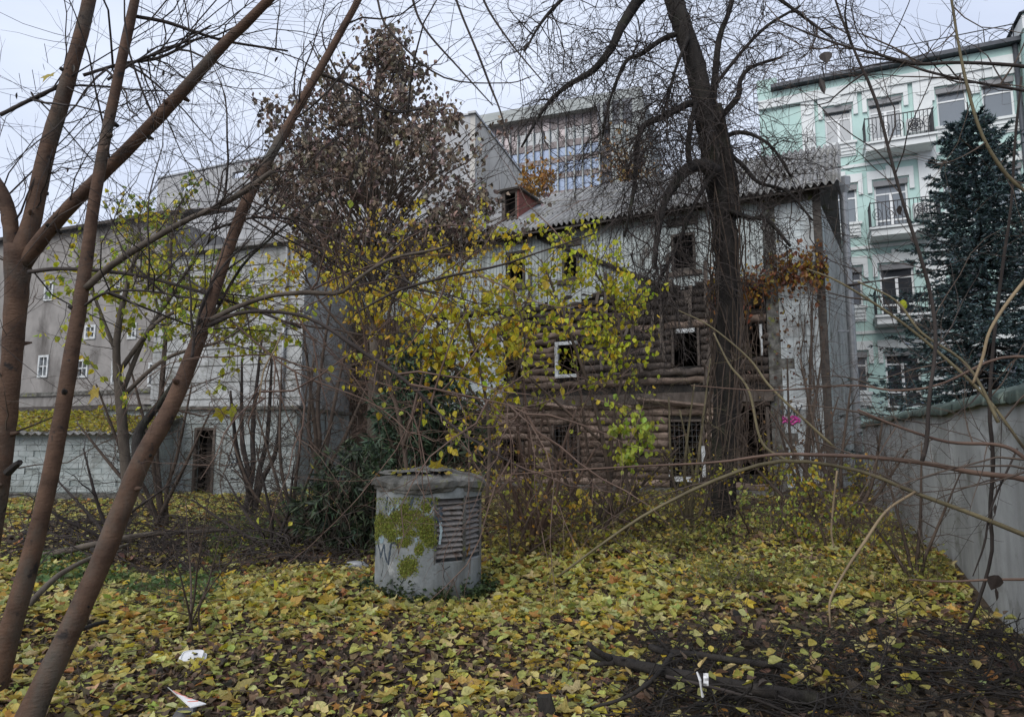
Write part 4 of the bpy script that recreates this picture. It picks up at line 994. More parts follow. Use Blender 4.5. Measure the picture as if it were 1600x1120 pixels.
# ------------------------------------------------------------------ blue spruce behind the yard wall
SY = 17.5; sp0 = P(1548, 700, SY)
spz = P(1524, 160, SY)[2]; spx_ = P(1526, 300, SY)[0]
spruce = thing('blue_spruce', 'dark blue-green spruce behind the yard wall', 'tree', (spx_, SY, 0))
put('trunk', MB().tube(np.array([(spx_, SY, -.1), (spx_, SY, spz*.6), (spx_-.05, SY, spz)]), [.17, .09, .015], 8), M['bark_dark'], spruce, True)
levels = np.concatenate([np.arange(.5, spz-.4, .21)]); br = []; rad = []
for z in levels:
    f = 1-z/spz; Lb = (.12+3.35*f**.85)
    n = int(6+6*min(1, f*2)); a0 = rng.uniform(0, 6.3)
    for k in range(n):
        if rng.random() < .08: continue
        a = a0+2*math.pi*k/n+.25*rng.normal(); l = Lb*(1+.17*rng.normal()); t = np.linspace(0, 1, 9)
        br.append(np.stack([spx_+l*t*math.cos(a), SY+l*t*math.sin(a), z+l*(.16*(1-f)-.42*f*t+.26*t*t*(1 if f > .2 else 1.5))], 1)); rad.append(l)
br = np.stack(br); rad = np.array(rad)
put('boughs', MB().tube(br, np.linspace(.02, .005, 9)[None], 4), M['bark_dark'], spruce, kind='stuff')
b = MB(); npb = 24
idx = np.repeat(np.arange(len(br)), npb); base, tg, tt = sample(br, len(idx), .12, 1., idx)
sg = rng.choice([-1, 1], len(idx)); up = np.array([0, 0, 1.]); sd = unit(np.cross(tg, up))*sg[:, None]
sw = walk(base, tg*.8+sd*.75+np.array([0, 0, -.12])+.12*rng.normal(size=tg.shape), .13+.34*(1-tt)*np.minimum(1, rad[idx]), 5, .06, .03)
b.tube(sw, .009, 3, col=pal(len(sw), [(.02,.032,.03)], (1,), .2))
nn = len(sw)*12; ib = np.repeat(np.arange(len(sw)), 12); c, tg2, _ = sample(sw, nn, .0, 1., ib)
q = unit(rng.normal(size=(nn, 3))); y = unit(tg2*.75+np.cross(tg2, q)*.8); x = unit(np.cross(y, q)); z = np.cross(x, y)
leaves(b, c, rng.uniform(.06, .13, nn), 'needle', pal(nn, [(.06,.098,.102), (.10,.15,.162), (.038,.064,.062)], (3,3,2), .25), fr=np.stack([x*4, y, z], -1))
put('needles', b, M['needle'], spruce, kind='stuff')

# ------------------------------------------------------------------ tree hung with dead brown leaves
BY = 16.5
prof = [(48,6),(80,36),(110,72),(150,108),(190,138),(230,190),(270,225),(320,238),(350,205),(375,130)]
tD = tree_root('brown_leaved_tree', 'tree still hung with shrivelled brown leaves in front of the blank grey building', 585, 785, BY)
pD = limb_part('trunk', [(578,790,20),(582,650,17),(585,520,16),(584,400,15),(586,300,12),(588,200,9),(590,100,5),(589,48,3)], BY, BY, M['bark_grey'], tD, 9, 40)
zt = np.array([P(590, a, BY)[2] for a, _ in prof])[::-1]; hw = np.array([b_*BY/F for _, b_ in prof])[::-1]*1.14
nl = 190; z = rng.uniform(zt[0]-.2, zt[-1]-.1, nl); zz_ = np.linspace(zt[0], zt[-1], 200); ww_ = np.interp(zz_, zt, hw)+.25; z = rng.choice(zz_, nl, p=ww_/ww_.sum())
hwz = np.interp(z, zt, hw); a = rng.uniform(0, 2*math.pi, nl); rr = hwz*np.sqrt(rng.uniform(.12, 1, nl))
cx = np.interp(z, zt, [P(610, 350, BY)[0]]*4+[P(596, 100, BY)[0]]*6)
tip = np.stack([cx+rr*np.cos(a), BY+.75*rr*np.sin(a), z], 1)
zb = np.clip(z-rr*.75-.3, 3.6, None); bx = np.interp(zb, pD[:, 2], pD[:, 0])
st = np.stack([bx, np.full(nl, BY), zb], 1); mid = st*.5+tip*.5+np.stack([0*z, 0*z, .18*rr], 1)
t = np.linspace(0, 1, 8)[None, :, None]; lm = st[:, None]*(1-t)**2+2*mid[:, None]*t*(1-t)+tip[:, None]*t*t + .03*rng.normal(size=(nl, 8, 3))
for k in range(24):
    put('branch', MB().tube(lm[k], np.linspace(.035, .01, 8), 6), M['bark_grey'], tD, True)
b = MB().tube(lm[24:], np.linspace(.022, .006, 8)[None], 5)
t1 = twigset(lm, 1000, .3, .8, .008, .15, .02, .9, 5, .45, .1); b.tube(t1, taper(t1, .008), 3); put('twigs', b, M['twig'], tD, kind='stuff')
ncl = 620; c, _, _ = sample(t1, ncl, .45); k = 17; cc = np.repeat(c, k, 0)+rng.normal(size=(ncl*k, 3))*np.array([.13,.13,.15])
lb = MB(); leaves(lb, cc, rng.uniform(.08, .17, len(cc)), 'curl', pal(len(cc), [(.26,.20,.155), (.19,.145,.112), (.33,.265,.21), (.105,.08,.064)], (4,4,2,2), .2), .55, 1.)
put('dead_leaves', lb, M['dryleaf'], tD, kind='stuff')

# ------------------------------------------------------------------ yellow and lime saplings
YELO = [(.56,.42,.02), (.5,.43,.03), (.44,.28,.03), (.56,.47,.06)]
LIME = [(.45,.47,.035), (.52,.50,.04), (.34,.38,.04), (.54,.45,.035)]
GRN = [(.24,.31,.05), (.32,.36,.06), (.17,.24,.045)]
def sapling(name, label, stems, Y, Ltw, nL, nObj, size, cols, group=None, m=None, grav=.02, tw=40, shape='oval', spread=.8, t0=.3, dens=None, hang=.8):
    m = m or M['twig']
    q = P(stems[0][0][0], stems[0][0][1], Y); r = thing(name, label, 'young tree', (q[0], q[1], 0), group); ls = []
    for s in stems: ls.append(limb_part('stem', s, Y, Y+rng.normal()*.25, m, r, 6, 24, .02))
    pr = stackpts(*ls)
    t1 = twigset(pr, tw, Ltw*.5, Ltw, .006, .13, grav, spread, 8, t0, .1, .8); t2 = twigset(t1, tw*4, Ltw*.2, Ltw*.5, .004, .15, grav, spread, 6, .25, .05, .8)
    k = Y/8; put('twigs', MB().tube(t1, taper(t1, .0055*k), 4).tube(t2, taper(t2, .0032*k), 3), m, r, kind='stuff')
    n = nL; cs = np.concatenate([sample(t1, n//4, .3)[0], sample(t2, n-n//4, .2)[0]]) + rng.normal(size=(n, 3))*.03
    if dens is not None: cs = cs[dens(cs)]
    n = len(cs); o = np.argsort(cs[:, 1]); cs = cs[o]; cl = pal(n, cols, [1]*len(cols), .14); sz = rng.uniform(.6, 1.15, n)*size
    nObj = min(nObj, n)
    leafobjs(r, cs[:nObj], sz[:nObj], shape, cl[:nObj], .55, hang)
    if n > nObj: put('foliage', leaves(MB(), cs[nObj:], sz[nObj:], shape, cl[nObj:], .55, hang), M['leaf'], r, kind='stuff')
    return r
SG = 'young trees with yellowing leaves in the yard'
sapling('sapling', 'young tree with lime yellow leaves in front of the log wall', [[(955,800,7),(948,720,7),(925,620,6),(890,520,5),(860,440,4),(845,405,2)], [(950,760,6),(960,650,5),(975,560,5),(960,480,4),(930,425,2)], [(948,720,5),(965,620,4),(985,540,4),(990,500,2)], [(940,690,5),(860,620,4),(800,560,4),(780,500,2)]], 9.5, 1.05, 2100, 290, .08, LIME, SG, tw=96, dens=lambda c: (c[:, 0] < P(1035, 500, 9.5)[0]) & (c[:, 2] > 1.5+rng.random(len(c))*1.6))
sapling('sapling', 'yellow-leaved young tree under the brown crown, beside the shaft', [[(640,770,7),(625,660,7),(600,560,6),(575,470,5),(560,400,3)], [(630,700,6),(660,590,5),(690,490,4),(720,420,3),(745,390,2)], [(620,620,5),(560,540,4),(500,470,4),(470,420,2)], [(600,560,4),(610,480,4),(640,410,3),(650,375,2)]], 9.0, .95, 1500, 290, .068, YELO, SG, tw=100, shape='oval', grav=.05, hang=1.2)
sapling('sapling', 'sparse yellow young tree whose twigs spread over the grey tiles', [[(760,790,6),(765,690,6),(755,600,5),(735,520,4),(720,450,3)], [(765,680,5),(800,600,4),(820,530,3),(800,450,2)], [(760,640,4),(700,560,4),(690,500,2)]], 8.2, .9, 1000, 260, .088, YELO+LIME[:2], SG, tw=70)
sapling('sapling', 'green-yellow leafy young tree in front of the grey outbuilding', [[(200,770,16),(190,650,15),(182,540,11),(200,440,7),(225,370,4)], [(188,620,9),(230,520,7),(290,430,5),(310,380,3)], [(186,580,8),(250,500,6),(330,470,4),(390,430,2)], [(185,560,7),(150,470,5),(130,400,3)], [(190,620,7),(260,560,6),(350,530,4),(420,480,2)]], 11.5, 1.5, 2900, 280, .105, GRN[:2]+LIME, SG, m=M['bark_grey'], tw=110, dens=lambda c: (c[:, 2] > 2.1) & (c[:, 2] < P(220, 385, 11.5)[2]-.5+rng.normal(size=len(c))*.5))
sapling('sapling', 'sparse yellow-green sapling at the foot of the blank grey building', [[(250,640,8),(262,480,6),(270,360,4),(285,310,2)], [(258,520,5),(230,420,4),(215,350,2)]], 14.5, 1.3, 800, 60, .11, GRN+YELO[:2], SG, tw=44)
sapling('leafy_shoot', 'slender lime green shoot with hanging leaves in front of the bare logs', [[(985,790,5),(975,720,5),(965,660,4),(960,630,2)], [(982,770,4),(1000,700,3),(990,660,2)]], 9.0, .42, 300, 200, .085, [(.36,.42,.06),(.3,.38,.06),(.44,.45,.06)], None, tw=22, hang=1.2)
sapling('shrub', 'small yellow-leaved shrub at the foot of the yard wall', [[(1300,905,5),(1290,850,4),(1270,790,3),(1262,765,2)], [(1300,900,4),(1325,840,3),(1335,800,2)], [(1298,900,4),(1260,860,3),(1235,820,2)], [(1302,895,4),(1350,860,3),(1375,835,2)]], 9.3, .55, 620, 170, .06, [(.36,.34,.05),(.42,.3,.03),(.2,.25,.05),(.3,.33,.06)], None, tw=48)
sapling('shrub', 'low leafy shrub with pale green leaves at the foot of the old dark tree', [[(1180,880,4),(1170,830,3),(1150,790,2)], [(1180,880,4),(1215,830,3),(1230,800,2)], [(1178,880,4),(1130,850,3),(1105,830,2)]], 10.2, .5, 420, 120, .06, [(.3,.34,.08),(.2,.26,.06),(.36,.38,.1)], None, tw=40)
# bare thin stems left of the middle
def barebush(label, base, tips, Y, m, n, L, r=.005, wd=7, name='bare_shrub', n2=4, grav=.02, cat='shrub'):
    q = P(*base, Y); o = thing(name, label, cat, (q[0], q[1], 0)); ls = []
    for x, y in tips:
        mx_, my_ = (base[0]+x)/2+rng.normal()*8, (base[1]+y)/2
        ls.append(limb_part('stem', [(base[0]+rng.normal()*6, base[1], wd), (mx_*.4+base[0]*.6, my_*.5+base[1]*.5, wd*.9), (mx_, my_, wd*.75), (x, y, wd*.35)], Y, Y+rng.normal()*.3, m, o, 6))
    twigs_on(o, ls, n, L*.5, L, r, m, n2, .16, grav, .7, .2, .8, 7, n*6)
    return o
barebush('thin dark stems of a leafless bush before the white annex wall', (395,800), [(378,560),(410,520),(440,600),(360,610),(425,560)], 13, M['twig_dark'], 46, 1.5, .007, 9)
barebush('leafless thicket leaning on the brown plastered end of the house', (500,770), [(470,480),(520,450),(545,520),(490,560),(575,600)], 15, M['twig'], 80, 1.9, .008, 8, n2=5, grav=.08)
barebush('small twiggy leafless bush in the leaves before the leaning tree', (300,985), [(330,760),(345,830),(290,780),(270,850),(380,850)], 5.6, M['twig'], 22, .8, .003, 3.5)
barebush('tangle of bare stems between the shaft and the log wall', (830,860), [(800,620),(850,640),(880,700),(770,690),(815,560),(900,640),(930,700),(760,740)], 9.3, M['twig_red'], 120, 1.5, .005, 8, grav=.04)
barebush('dry leafless briar at the right corner of the house', (1255,800), [(1230,560),(1290,520),(1310,620),(1210,640),(1330,680),(1270,450)], 14.5, M['twig'], 45, 1.7, .007, 6, n2=5, grav=.05)
barebush('upright bare stems in front of the dark log wall opening', (1075,850), [(1062,640),(1085,600),(1100,640),(1110,560),(1045,620)], 11, M['twig_olive'], 24, 1.0, .005, 6)

barebush('dense leafless thicket between the mossy shed and the doorway', (250,820), [(150,600),(200,560),(260,540),(300,600),(330,640),(120,660)], 12, M['twig'], 80, 1.6, .006, 7, n2=5, grav=.04)
barebush('grey leafless brush before the evergreens', (455,850), [(400,640),(440,560),(480,600),(520,660),(360,680)], 10, M['twig'], 60, 1.3, .005, 6, n2=5, grav=.05)
barebush('thin leafless brush in front of the middle of the log wall', (930,850), [(850,640),(900,560),(980,600),(1020,660),(1060,700),(890,700)], 10.5, M['twig'], 130, 1.5, .005, 7, n2=5, grav=.04)
barebush('leafless brush between the old dark tree and the grey yard wall', (1320,860), [(1200,640),(1250,560),(1330,600),(1380,650),(1420,700),(1170,720)], 11, M['twig'], 130, 1.6, .0055, 7, n2=5, grav=.05)
barebush('small leafless bush low before the grey yard wall', (1430,930), [(1380,720),(1440,690),(1500,740),(1350,800)], 7.5, M['twig'], 40, .9, .004, 6, n2=5, grav=.04)

sapling('shrub', 'thin shrub with small yellow leaves in front of the broken lower window', [[(1075,850,4),(1060,780,3),(1040,720,2)], [(1075,850,4),(1100,790,3),(1120,740,2)], [(1072,850,4),(1010,800,3),(985,765,2)]], 10.4, .7, 420, 60, .055, [(.42,.38,.05),(.34,.32,.06),(.46,.34,.04)], None, tw=50)
sapling('shrub', 'straggling shrub with small yellow leaves just behind the ventilation shaft', [[(800,880,5),(790,790,4),(770,700,3),(765,650,2)], [(800,880,4),(830,800,3),(850,740,2)], [(802,880,4),(870,830,3),(900,790,2)]], 9.0, .7, 460, 90, .06, [(.5,.42,.05),(.42,.4,.06),(.5,.3,.04)], None, tw=50)
sapling('shrub', 'yellow-green shrub at the far corner between house and grey yard wall', [[(1240,850,4),(1225,790,3),(1210,740,2)], [(1240,850,4),(1280,790,3),(1300,740,2)], [(1242,850,4),(1330,800,3),(1350,770,2)]], 12.5, .9, 520, 60, .07, [(.4,.36,.05),(.3,.32,.06),(.42,.28,.04)], None, tw=50)
barebush('dark leafless brush before the dead branches behind the leaning tree', (430,870), [(350,740),(400,700),(460,720),(520,760),(300,780)], 9.6, M['twig_dark'], 70, 1.1, .005, 6, n2=5, grav=.08)
barebush('low dark leafless brush in front of the mossy shed', (170,850), [(80,740),(130,700),(200,730),(260,760),(40,770)], 9.5, M['twig_dark'], 60, 1.0, .005, 6, n2=5, grav=.08)

# ------------------------------------------------------------------ evergreens left of the shaft
def evergreen(name, label, cx, Y, lobes, n, cols, size):
    o = thing(name, label, 'evergreen shrub', (cx, Y, 0))
    b = MB(); lb = MB()
    for (px, py, rx, ry) in lobes:
        c = P(px, py, Y); rx, ry = rx*Y/F, ry*Y/F
        k = int(n*rx*ry/.6); q = unit(rng.normal(size=(k, 3)))*rng.uniform(.25, 1, (k, 1))**.5
        p = c + q*np.array([rx, rx*.8, ry]) + rng.normal(size=(k, 3))*.05
        p = p[p[:, 2] > .05]; k = len(p)
        base = np.array([cx, Y, .1])*.4+c*.6-np.array([0, 0, ry*.8])
        m = min(60, k); st = np.linspace(0, 1, 6)[None, :, None]
        b.tube(base[None, None]*(1-st)+p[:m, None]*st+.03*rng.normal(size=(m, 6, 3)), np.linspace(.02, .005, 6)[None], 4)
        d = unit((p-c)*np.array([1, 1, .3])+np.array([0, 0, -.25])+.35*rng.normal(size=(k, 3)))
        for _ in range(9):                       # flat drooping sprays
            f = unit(d+.55*rng.normal(size=(k, 3))); y = f; x = unit(np.cross(y, unit(rng.normal(size=(k, 3))))); z = np.cross(x, y)
            leaves(lb, p+f*rng.uniform(0, .06, (k, 1)), rng.uniform(.6, 1.2, k)*size, 'needle', pal(k, cols, [1]*len(cols), .25), fr=np.stack([x*2.6, y, z], -1))
    put('stems', b, M['bark_grey'], o, kind='stuff'); put('sprays', lb, M['needle'], o, kind='stuff')
    return o
evergreen('thuja', 'dark green thuja rising behind the ventilation shaft', P(660, 780, 10.5)[0], 10.5, [(662,565,50,55),(645,640,64,58),(700,640,46,66),(640,710,78,50),(720,700,42,46)], 400, [(.055,.095,.055),(.08,.125,.07),(.035,.06,.04)], .16)
evergreen('yew_bush', 'low very dark evergreen bush to the left of the ventilation shaft', P(545, 850, 9.2)[0], 9.2, [(550,740,52,48),(530,800,60,50),(585,800,45,65),(490,790,35,35)], 420, [(.035,.052,.03),(.06,.09,.042),(.02,.03,.018)], .13)

# ------------------------------------------------------------------ red creeper and dry vines on the house
cre = thing('creeper', 'rust red and yellow creeper along the tiled right end of the house front', 'climbing plant', HP.pt(.6, 4, .1))
st = []
for k in range(26):
    s = rng.choice([rng.uniform(-.1, .5), rng.uniform(1.5, 2.6)]); z0 = rng.uniform(.2, 1.5) if k < 40 else rng.uniform(2, 4.5); z1 = rng.uniform(4.8, 6.9) - .25*abs(s-1.3); n = 10; t = np.linspace(0, 1, n)
    w1 = np.cumsum(rng.normal(size=n))*.07
    st.append(np.array([HP.pt(s+a, z0+(z1-z0)*q, .1+.05*rng.random()+.05*q) for q, a in zip(t, w1)]))
st = np.stack(st)
sx = twigset(st, 220, .3, .9, .006, .25, .25, .9, 6, .3)
put('stems', MB().tube(st, .010, 4).tube(sx, taper(sx, .006), 3), M['twig'], cre, kind='stuff')
n = 900; nn = []
while len(nn) < n:
    s = rng.uniform(-.25, 3.0); a, z = 0, rng.normal()*.33
    zc_ = 6.45 - .12*s + .15*math.sin(s*2.3)
    q = zc_+z-.15*rng.exponential()
    nn.append(HP.pt(s, q, .12+.3*rng.random()))
nn = np.array(nn); cl = pal(n, [(.2,.07,.03),(.26,.12,.035),(.36,.25,.03),(.12,.05,.03),(.3,.17,.03)], (4,3,2,2,2), .2)
leafobjs(cre, nn[:240], rng.uniform(.1, .17, 240), 'oval', cl[:240], .5, 1.)
put('foliage', leaves(MB(), nn[240:], rng.uniform(.08, .16, n-240), 'oval', cl[240:], .5, 1.), M['leaf'], cre, kind='stuff')
n = 700; s = rng.uniform(-.2, 3.2, n); z = rng.uniform(.6, 6.4, n); keep = rng.random(n) < .25+.75*np.abs(np.sin(s*2.1))**3
c = np.array([HP.pt(a, b_, .1+.2*rng.random()) for a, b_ in zip(s[keep], z[keep])])
put('dry_leaves', leaves(MB(), c, rng.uniform(.06, .13, len(c)), 'curl', pal(len(c), [(.12,.07,.045),(.08,.05,.035),(.17,.1,.05)], (1,1,1)), .5, 1.), M['dryleaf'], cre, kind='stuff')
dv = thing('dry_vine', 'mass of dry brown vines hanging over the left end of the house', 'climbing plant', HP.pt(HL-2, 4, .2))
st = []
for k in range(120):
    s = rng.uniform(sT+.5, HL+.3); z1 = rng.uniform(4, 8.4); z0 = rng.uniform(.2, 2.5); n = 10; t = np.linspace(0, 1, n); w1 = np.cumsum(rng.normal(size=n))*.09
    st.append(np.array([HP.pt(s+a, z0+(z1-z0)*q, .15+.2*rng.random()+.25*q*q) for q, a in zip(t, w1)]))
st = np.stack(st); sx = twigset(st, 1100, .4, 1.3, .007, .2, .35, .9, 7, .2)
put('stems', MB().tube(st, .016, 4).tube(sx, taper(sx, .008), 3), M['twig'], dv, kind='stuff')
c, _, _ = sample(sx, 3200, .1); c = c+rng.normal(size=c.shape)*.05
put('dry_leaves', leaves(MB(), c, rng.uniform(.06, .12, len(c)), 'curl', pal(len(c), [(.12,.08,.06),(.09,.062,.048),(.17,.125,.095)], (1,1,1)), .5, 1.), M['dryleaf'], dv, kind='stuff')

# ------------------------------------------------------------------ autumn tree beyond the roof
ft = thing('autumn_tree', 'rust orange autumn tree showing above the roof ridge before the office block', 'tree', (P(985, 300, 42)[0], 42, 0))
fx = P(985, 300, 42)[0]
tr = np.array([(fx, 42, 0), (fx+.1, 42, 8), (fx, 42, 14), (fx-.1, 42, 19)])
put('trunk', MB().tube(smooth(tr, 14), np.linspace(.3, .05, 14)), M['bark_grey'], ft, True)
lm = walk(sample(smooth(tr, 14)[None], 90, .45)[0], unit(rng.normal(size=(90, 3))*np.array([1,1,.3])+np.array([0,0,.5])), rng.uniform(1.5, 3.6, 90), 7, .1, -.03)
put('boughs', MB().tube(lm, np.linspace(.07, .02, 7)[None], 4), M['bark_grey'], ft, kind='stuff')
c, _, _ = sample(lm, 2000, .25); c = c+rng.normal(size=c.shape)*.28
put('foliage', leaves(MB(), c, rng.uniform(.14, .28, len(c)), 'oval', pal(len(c), [(.4,.24,.1),(.33,.19,.08),(.45,.3,.13),(.25,.15,.08)], (3,3,2,2)), .6, .8), M['leaf'], ft, kind='stuff')
for x, lab in ((829, 'thin orange treetop just over the roof beside the dormer'), (853, 'thin orange treetop over the roof, the one nearer to the old dark tree')):
    q = P(x, 290, 41); t_ = thing('autumn_tree', lab, 'tree', (q[0], 41, 0)); zt_ = P(x, 262, 41)[2]
    put('trunk', MB().tube(np.array([(q[0], 41, 0), (q[0]+.1, 41, zt_*.6), (q[0], 41, zt_)]), [.14, .09, .02]), M['bark_grey'], t_, True)
    c = np.array([q[0], 41, zt_-.9])+rng.normal(size=(240, 3))*np.array([.34, .3, .75])
    put('foliage', leaves(MB(), c, rng.uniform(.15, .3, 240), 'oval', pal(240, [(.4,.22,.05),(.3,.15,.04)], (1,1)), .6, .8), M['leaf'], t_, kind='stuff')

# ------------------------------------------------------------------ bare branches reaching in from the right
rb_ = thing('bare_bush', 'large leafless bush reaching in from the frame edge before the grey wall', 'bush', (3.05, 3.55, 0))
rp = lambda *a, Y0=3.4, Y1=None, m='twig_red', s=6: limb_part('branch', [(q[0], q[1], q[2]*.8) for q in a], Y0, Y1 or Y0, M[m], rb_, s, 26, .02)
put('stem', MB().tube(smooth(np.array([(3.05, 3.55, -.1), (3.0, 3.5, .7), (2.85, 3.42, 1.2), P(1660, 770, 3.4)]), 14), np.linspace(.035, .018, 14), 8), M['twig_red'], rb_, True)
put('stem', MB().tube(smooth(np.array([(3.02, 3.5, -.1), (3.02, 3.45, .5), (2.95, 3.4, .9), P(1690, 870, 3.4)]), 14), np.linspace(.03, .016, 14), 8), M['twig_olive'], rb_, True)
R1 = rp((1660,770,15),(1600,748,12),(1520,738,11),(1450,724,10),(1360,714,9),(1290,711,8),(1210,710,7),(1120,722,5),(1000,728,4),(880,735,3),(780,742,2), Y0=3.4, Y1=3.9)
R2 = rp((1690,870,12),(1600,835,10),(1520,803,9),(1430,770,8),(1340,735,7),(1225,720,7),(1130,745,7),(1020,797,6),(940,850,5),(870,902,4), Y0=3.4, Y1=4.0, m='twig_olive')
R3 = rp((1440,722,8),(1448,690,8),(1452,620,7),(1462,540,7),(1456,470,7),(1438,400,7),(1412,320,6),(1390,240,6),(1368,155,6),(1335,80,5),(1305,0,4),(1290,-60,3), Y0=3.45, Y1=3.2, m='twig_dark')
R4 = rp((1508,988,6),(1532,930,6),(1550,860,6),(1547,800,7),(1552,720,7),(1546,640,7),(1552,540,6),(1566,420,6),(1580,320,5),(1586,220,5),(1596,120,4), Y0=5.3, Y1=4.2, m='twig_dark')
R5 = rp((1600,700,6),(1540,620,6),(1460,545,6),(1390,490,5),(1310,440,4),(1260,420,3), Y0=3.5, Y1=3.9, m='twig_olive')
R6 = rp((1430,768,5),(1385,798,5),(1352,845,6),(1325,885,5),(1298,935,5),(1297,975,3), Y0=3.5, Y1=3.4, m='twig_pale', s=5)
R7 = rp((1308,735,4),(1302,790,4),(1299,830,4),(1303,855,3), Y0=3.6, Y1=3.6, m='twig_pale')
R8 = rp((1560,660,7),(1530,598,6),(1500,560,5),(1440,520,5),(1400,470,4),(1340,440,3), Y0=3.3, Y1=3.6, m='twig_olive')
R9 = rp((1660,120,9),(1600,104,8),(1500,98,7),(1430,100,7),(1370,85,6),(1320,72,5),(1270,55,4),(1210,30,3), Y0=3.2, Y1=3.6, m='twig_dark')
R10 = rp((1480,-40,5),(1490,20,5),(1496,60,5),(1510,130,6),(1530,200,6),(1556,250,7),(1590,290,7),(1650,330,8), Y0=3.2, Y1=3.2, m='twig_olive')
R11 = rp((1650,150,7),(1590,140,6),(1520,128,5),(1450,112,5),(1400,96,4),(1340,88,3), Y0=3.3, Y1=3.6, m='twig_dark')
R12 = rp((1305,700,5),(1240,640,5),(1200,600,5),(1170,560,4),(1110,510,3),(1060,485,2), Y0=3.8, Y1=4.1, m='twig_olive')
R13 = rp((1230,720,5),(1190,690,5),(1170,610,5),(1140,570,4),(1115,520,3), Y0=3.8, Y1=4.0, m='twig_olive')
R14 = rp((1650,560,7),(1560,560,6),(1470,600,5),(1400,610,5),(1330,602,4),(1200,610,3),(1080,602,2), Y0=3.4, Y1=3.9, m='twig_red')
R15 = rp((1520,600,5),(1535,560,6),(1550,510,6),(1600,440,7),(1660,380,8), Y0=3.3, Y1=3.2, m='twig_pale')
R16 = rp((1650,770,9),(1600,715,8),(1560,695,7),(1480,690,6),(1400,665,5),(1340,640,4), Y0=3.3, Y1=3.5, m='twig_red')
R17 = rp((1650,905,6),(1560,905,5),(1480,908,4),(1420,905,3), Y0=3.4, Y1=3.5, m='twig_red')
R18 = rp((1590,700,4),(1550,790,4),(1538,850,4),(1520,900,2), Y0=3.5, Y1=3.6, m='twig_dark')
allR = [R1, R2, R3, R4, R5, R8, R9, R10, R11, R12, R14, R16]
twigs_on(rb_, allR, 64, .25, 1.0, .0035, M['twig'], 4, .12, .01, .8, .1, .4, 8, 160)
twigs_on(rb_, [R3, R9, R11, R5], 34, .3, 1.1, .0035, M['twig_dark'], 5, .12, .0, .9, .1, .4, 8, 160)
for q, sz_, sh_ in (((1284,112),.1,'lance'), ((1280,135),.11,'lance'), ((1288,95),.08,'oval'), ((1560,912),.08,'oval'), ((1556,930),.07,'lance'), ((1405,335),.05,'oval'), ((1555,800),.06,'lance'), ((1596,170),.05,'lance')):
    leafobjs(rb_, np.array([P(q[0], q[1]-14, 3.3)]), sz_, sh_, np.array([(.045,.035,.03)]), .25, 1.)
leafobjs(rb_, np.array([P(1411, 468, 3.6), P(1412, 472, 3.62)]), .045, 'oval', np.array([(.38,.4,.03)]*2), .3, 1.)
c, _, _ = sample(stackpts(R12, R13, R14), 18, .5)
limb_part('limb', [(580,-45,13),(640,-100,12),(720,-125,10),(800,-120,7),(860,-90,4)], 4.95, 4.7, M['twig_dark'], tC, 6)
for q in ([(680,-115,5),(700,-40,5),(720,20,4),(745,80,4),(768,140,4),(782,175,3),(800,240,2)], [(730,-125,5),(745,-40,5),(760,10,4),(800,70,3),(850,130,2)], [(620,-85,5),(640,-20,5),(660,40,4),(720,110,3),(770,165,2)], [(583,-50,5),(590,0,4),(610,50,4),(690,120,3),(790,130,2),(830,120,2)]):
    limb_part('branch', q, 4.8, 4.6, M['twig_dark'], tC, 5)
put('stem', MB().tube(smooth(np.array([(3.1, 3.6, -.1), (3.0, 3.5, .8), P(1700, 700, 3.35), P(1685, 400, 3.25), P(1668, 160, 3.2), P(1640, -120, 3.2)]), 20), np.linspace(.035, .012, 20), 8), M['twig_dark'], rb_, True)

# ------------------------------------------------------------------ fallen logs and brushwood at the front right
def flog(name, label, px, Y0, Y1, m, zoff=0., sides=10, jit=.06):
    pts, r = limb(px, Y0, Y1, 26); g = np.array([hgt(a, b_) for a, b_ in pts[:, :2]])
    o = put(name, MB().tube(pts-pts[0], r, sides, jit=jit), m, None, True)
    o.location = [float(v) for v in pts[0]]; ORG[o] = pts[0]; return tag(o, label, 'log' if 'log' in name else 'branch')
def glog(name, label, pts, r0, r1, m, cat, stubs=()):
    pts = smooth(np.array(pts, float), 26); o = thing(name, label, cat, pts[0])
    put('stem', MB().tube(pts, np.linspace(r0, r1, 26), 10, jit=.06), m, o, True)
    for s in stubs: put('stub', MB().tube(smooth(np.array(s[0], float), 8), np.linspace(s[1], s[1]*.7, 8), 8, jit=.06), m, o, True)
    return o
def gp(px, py, z=0.):                        # point at height z on the ray through a pixel
    d = ray(px, py); t = (z-CZ)/d[2]; return np.array([d[0]*t, d[1]*t, z])
glog('fallen_log', 'thick black rotting log lying across the brushwood with a scrap of white paper', [gp(925,1022,.16), gp(1000,1040,.17), gp(1100,1062,.16), gp(1200,1080,.12), gp(1300,1094,.07)], .03, .04, M['bark_dark'], 'log',
     [([gp(955,1030,.17), gp(930,1015,.24), gp(918,1003,.29)], .022), ([gp(960,1034,.16), gp(930,1038,.13)], .02)])
glog('fallen_branch', 'dark fallen branch lying just above the thick black log', [gp(1015,1010,.18), gp(1040,1018,.17), gp(1100,1024,.18), gp(1180,1036,.16), gp(1300,1048,.12), gp(1420,1064,.08)], .022, .02, M['bark_dark'], 'branch',
     [([gp(1048,1020,.17), gp(1030,1000,.25), gp(1012,978,.33)], .012)])
glog('fallen_branch', 'thin forked stick propped against the thick black log', [gp(1050,1022,.2), gp(1020,1060,.2), gp(980,1088,.12), gp(925,1105,.05)], .016, .008, M['bark_dark'], 'branch')
glog('fallen_branch', 'long thin dark stick slanting below the thick black log', [gp(1040,1056,.2), gp(1100,1070,.17), gp(1180,1092,.12), gp(1260,1125,.05)], .01, .008, M['twig_dark'], 'branch')
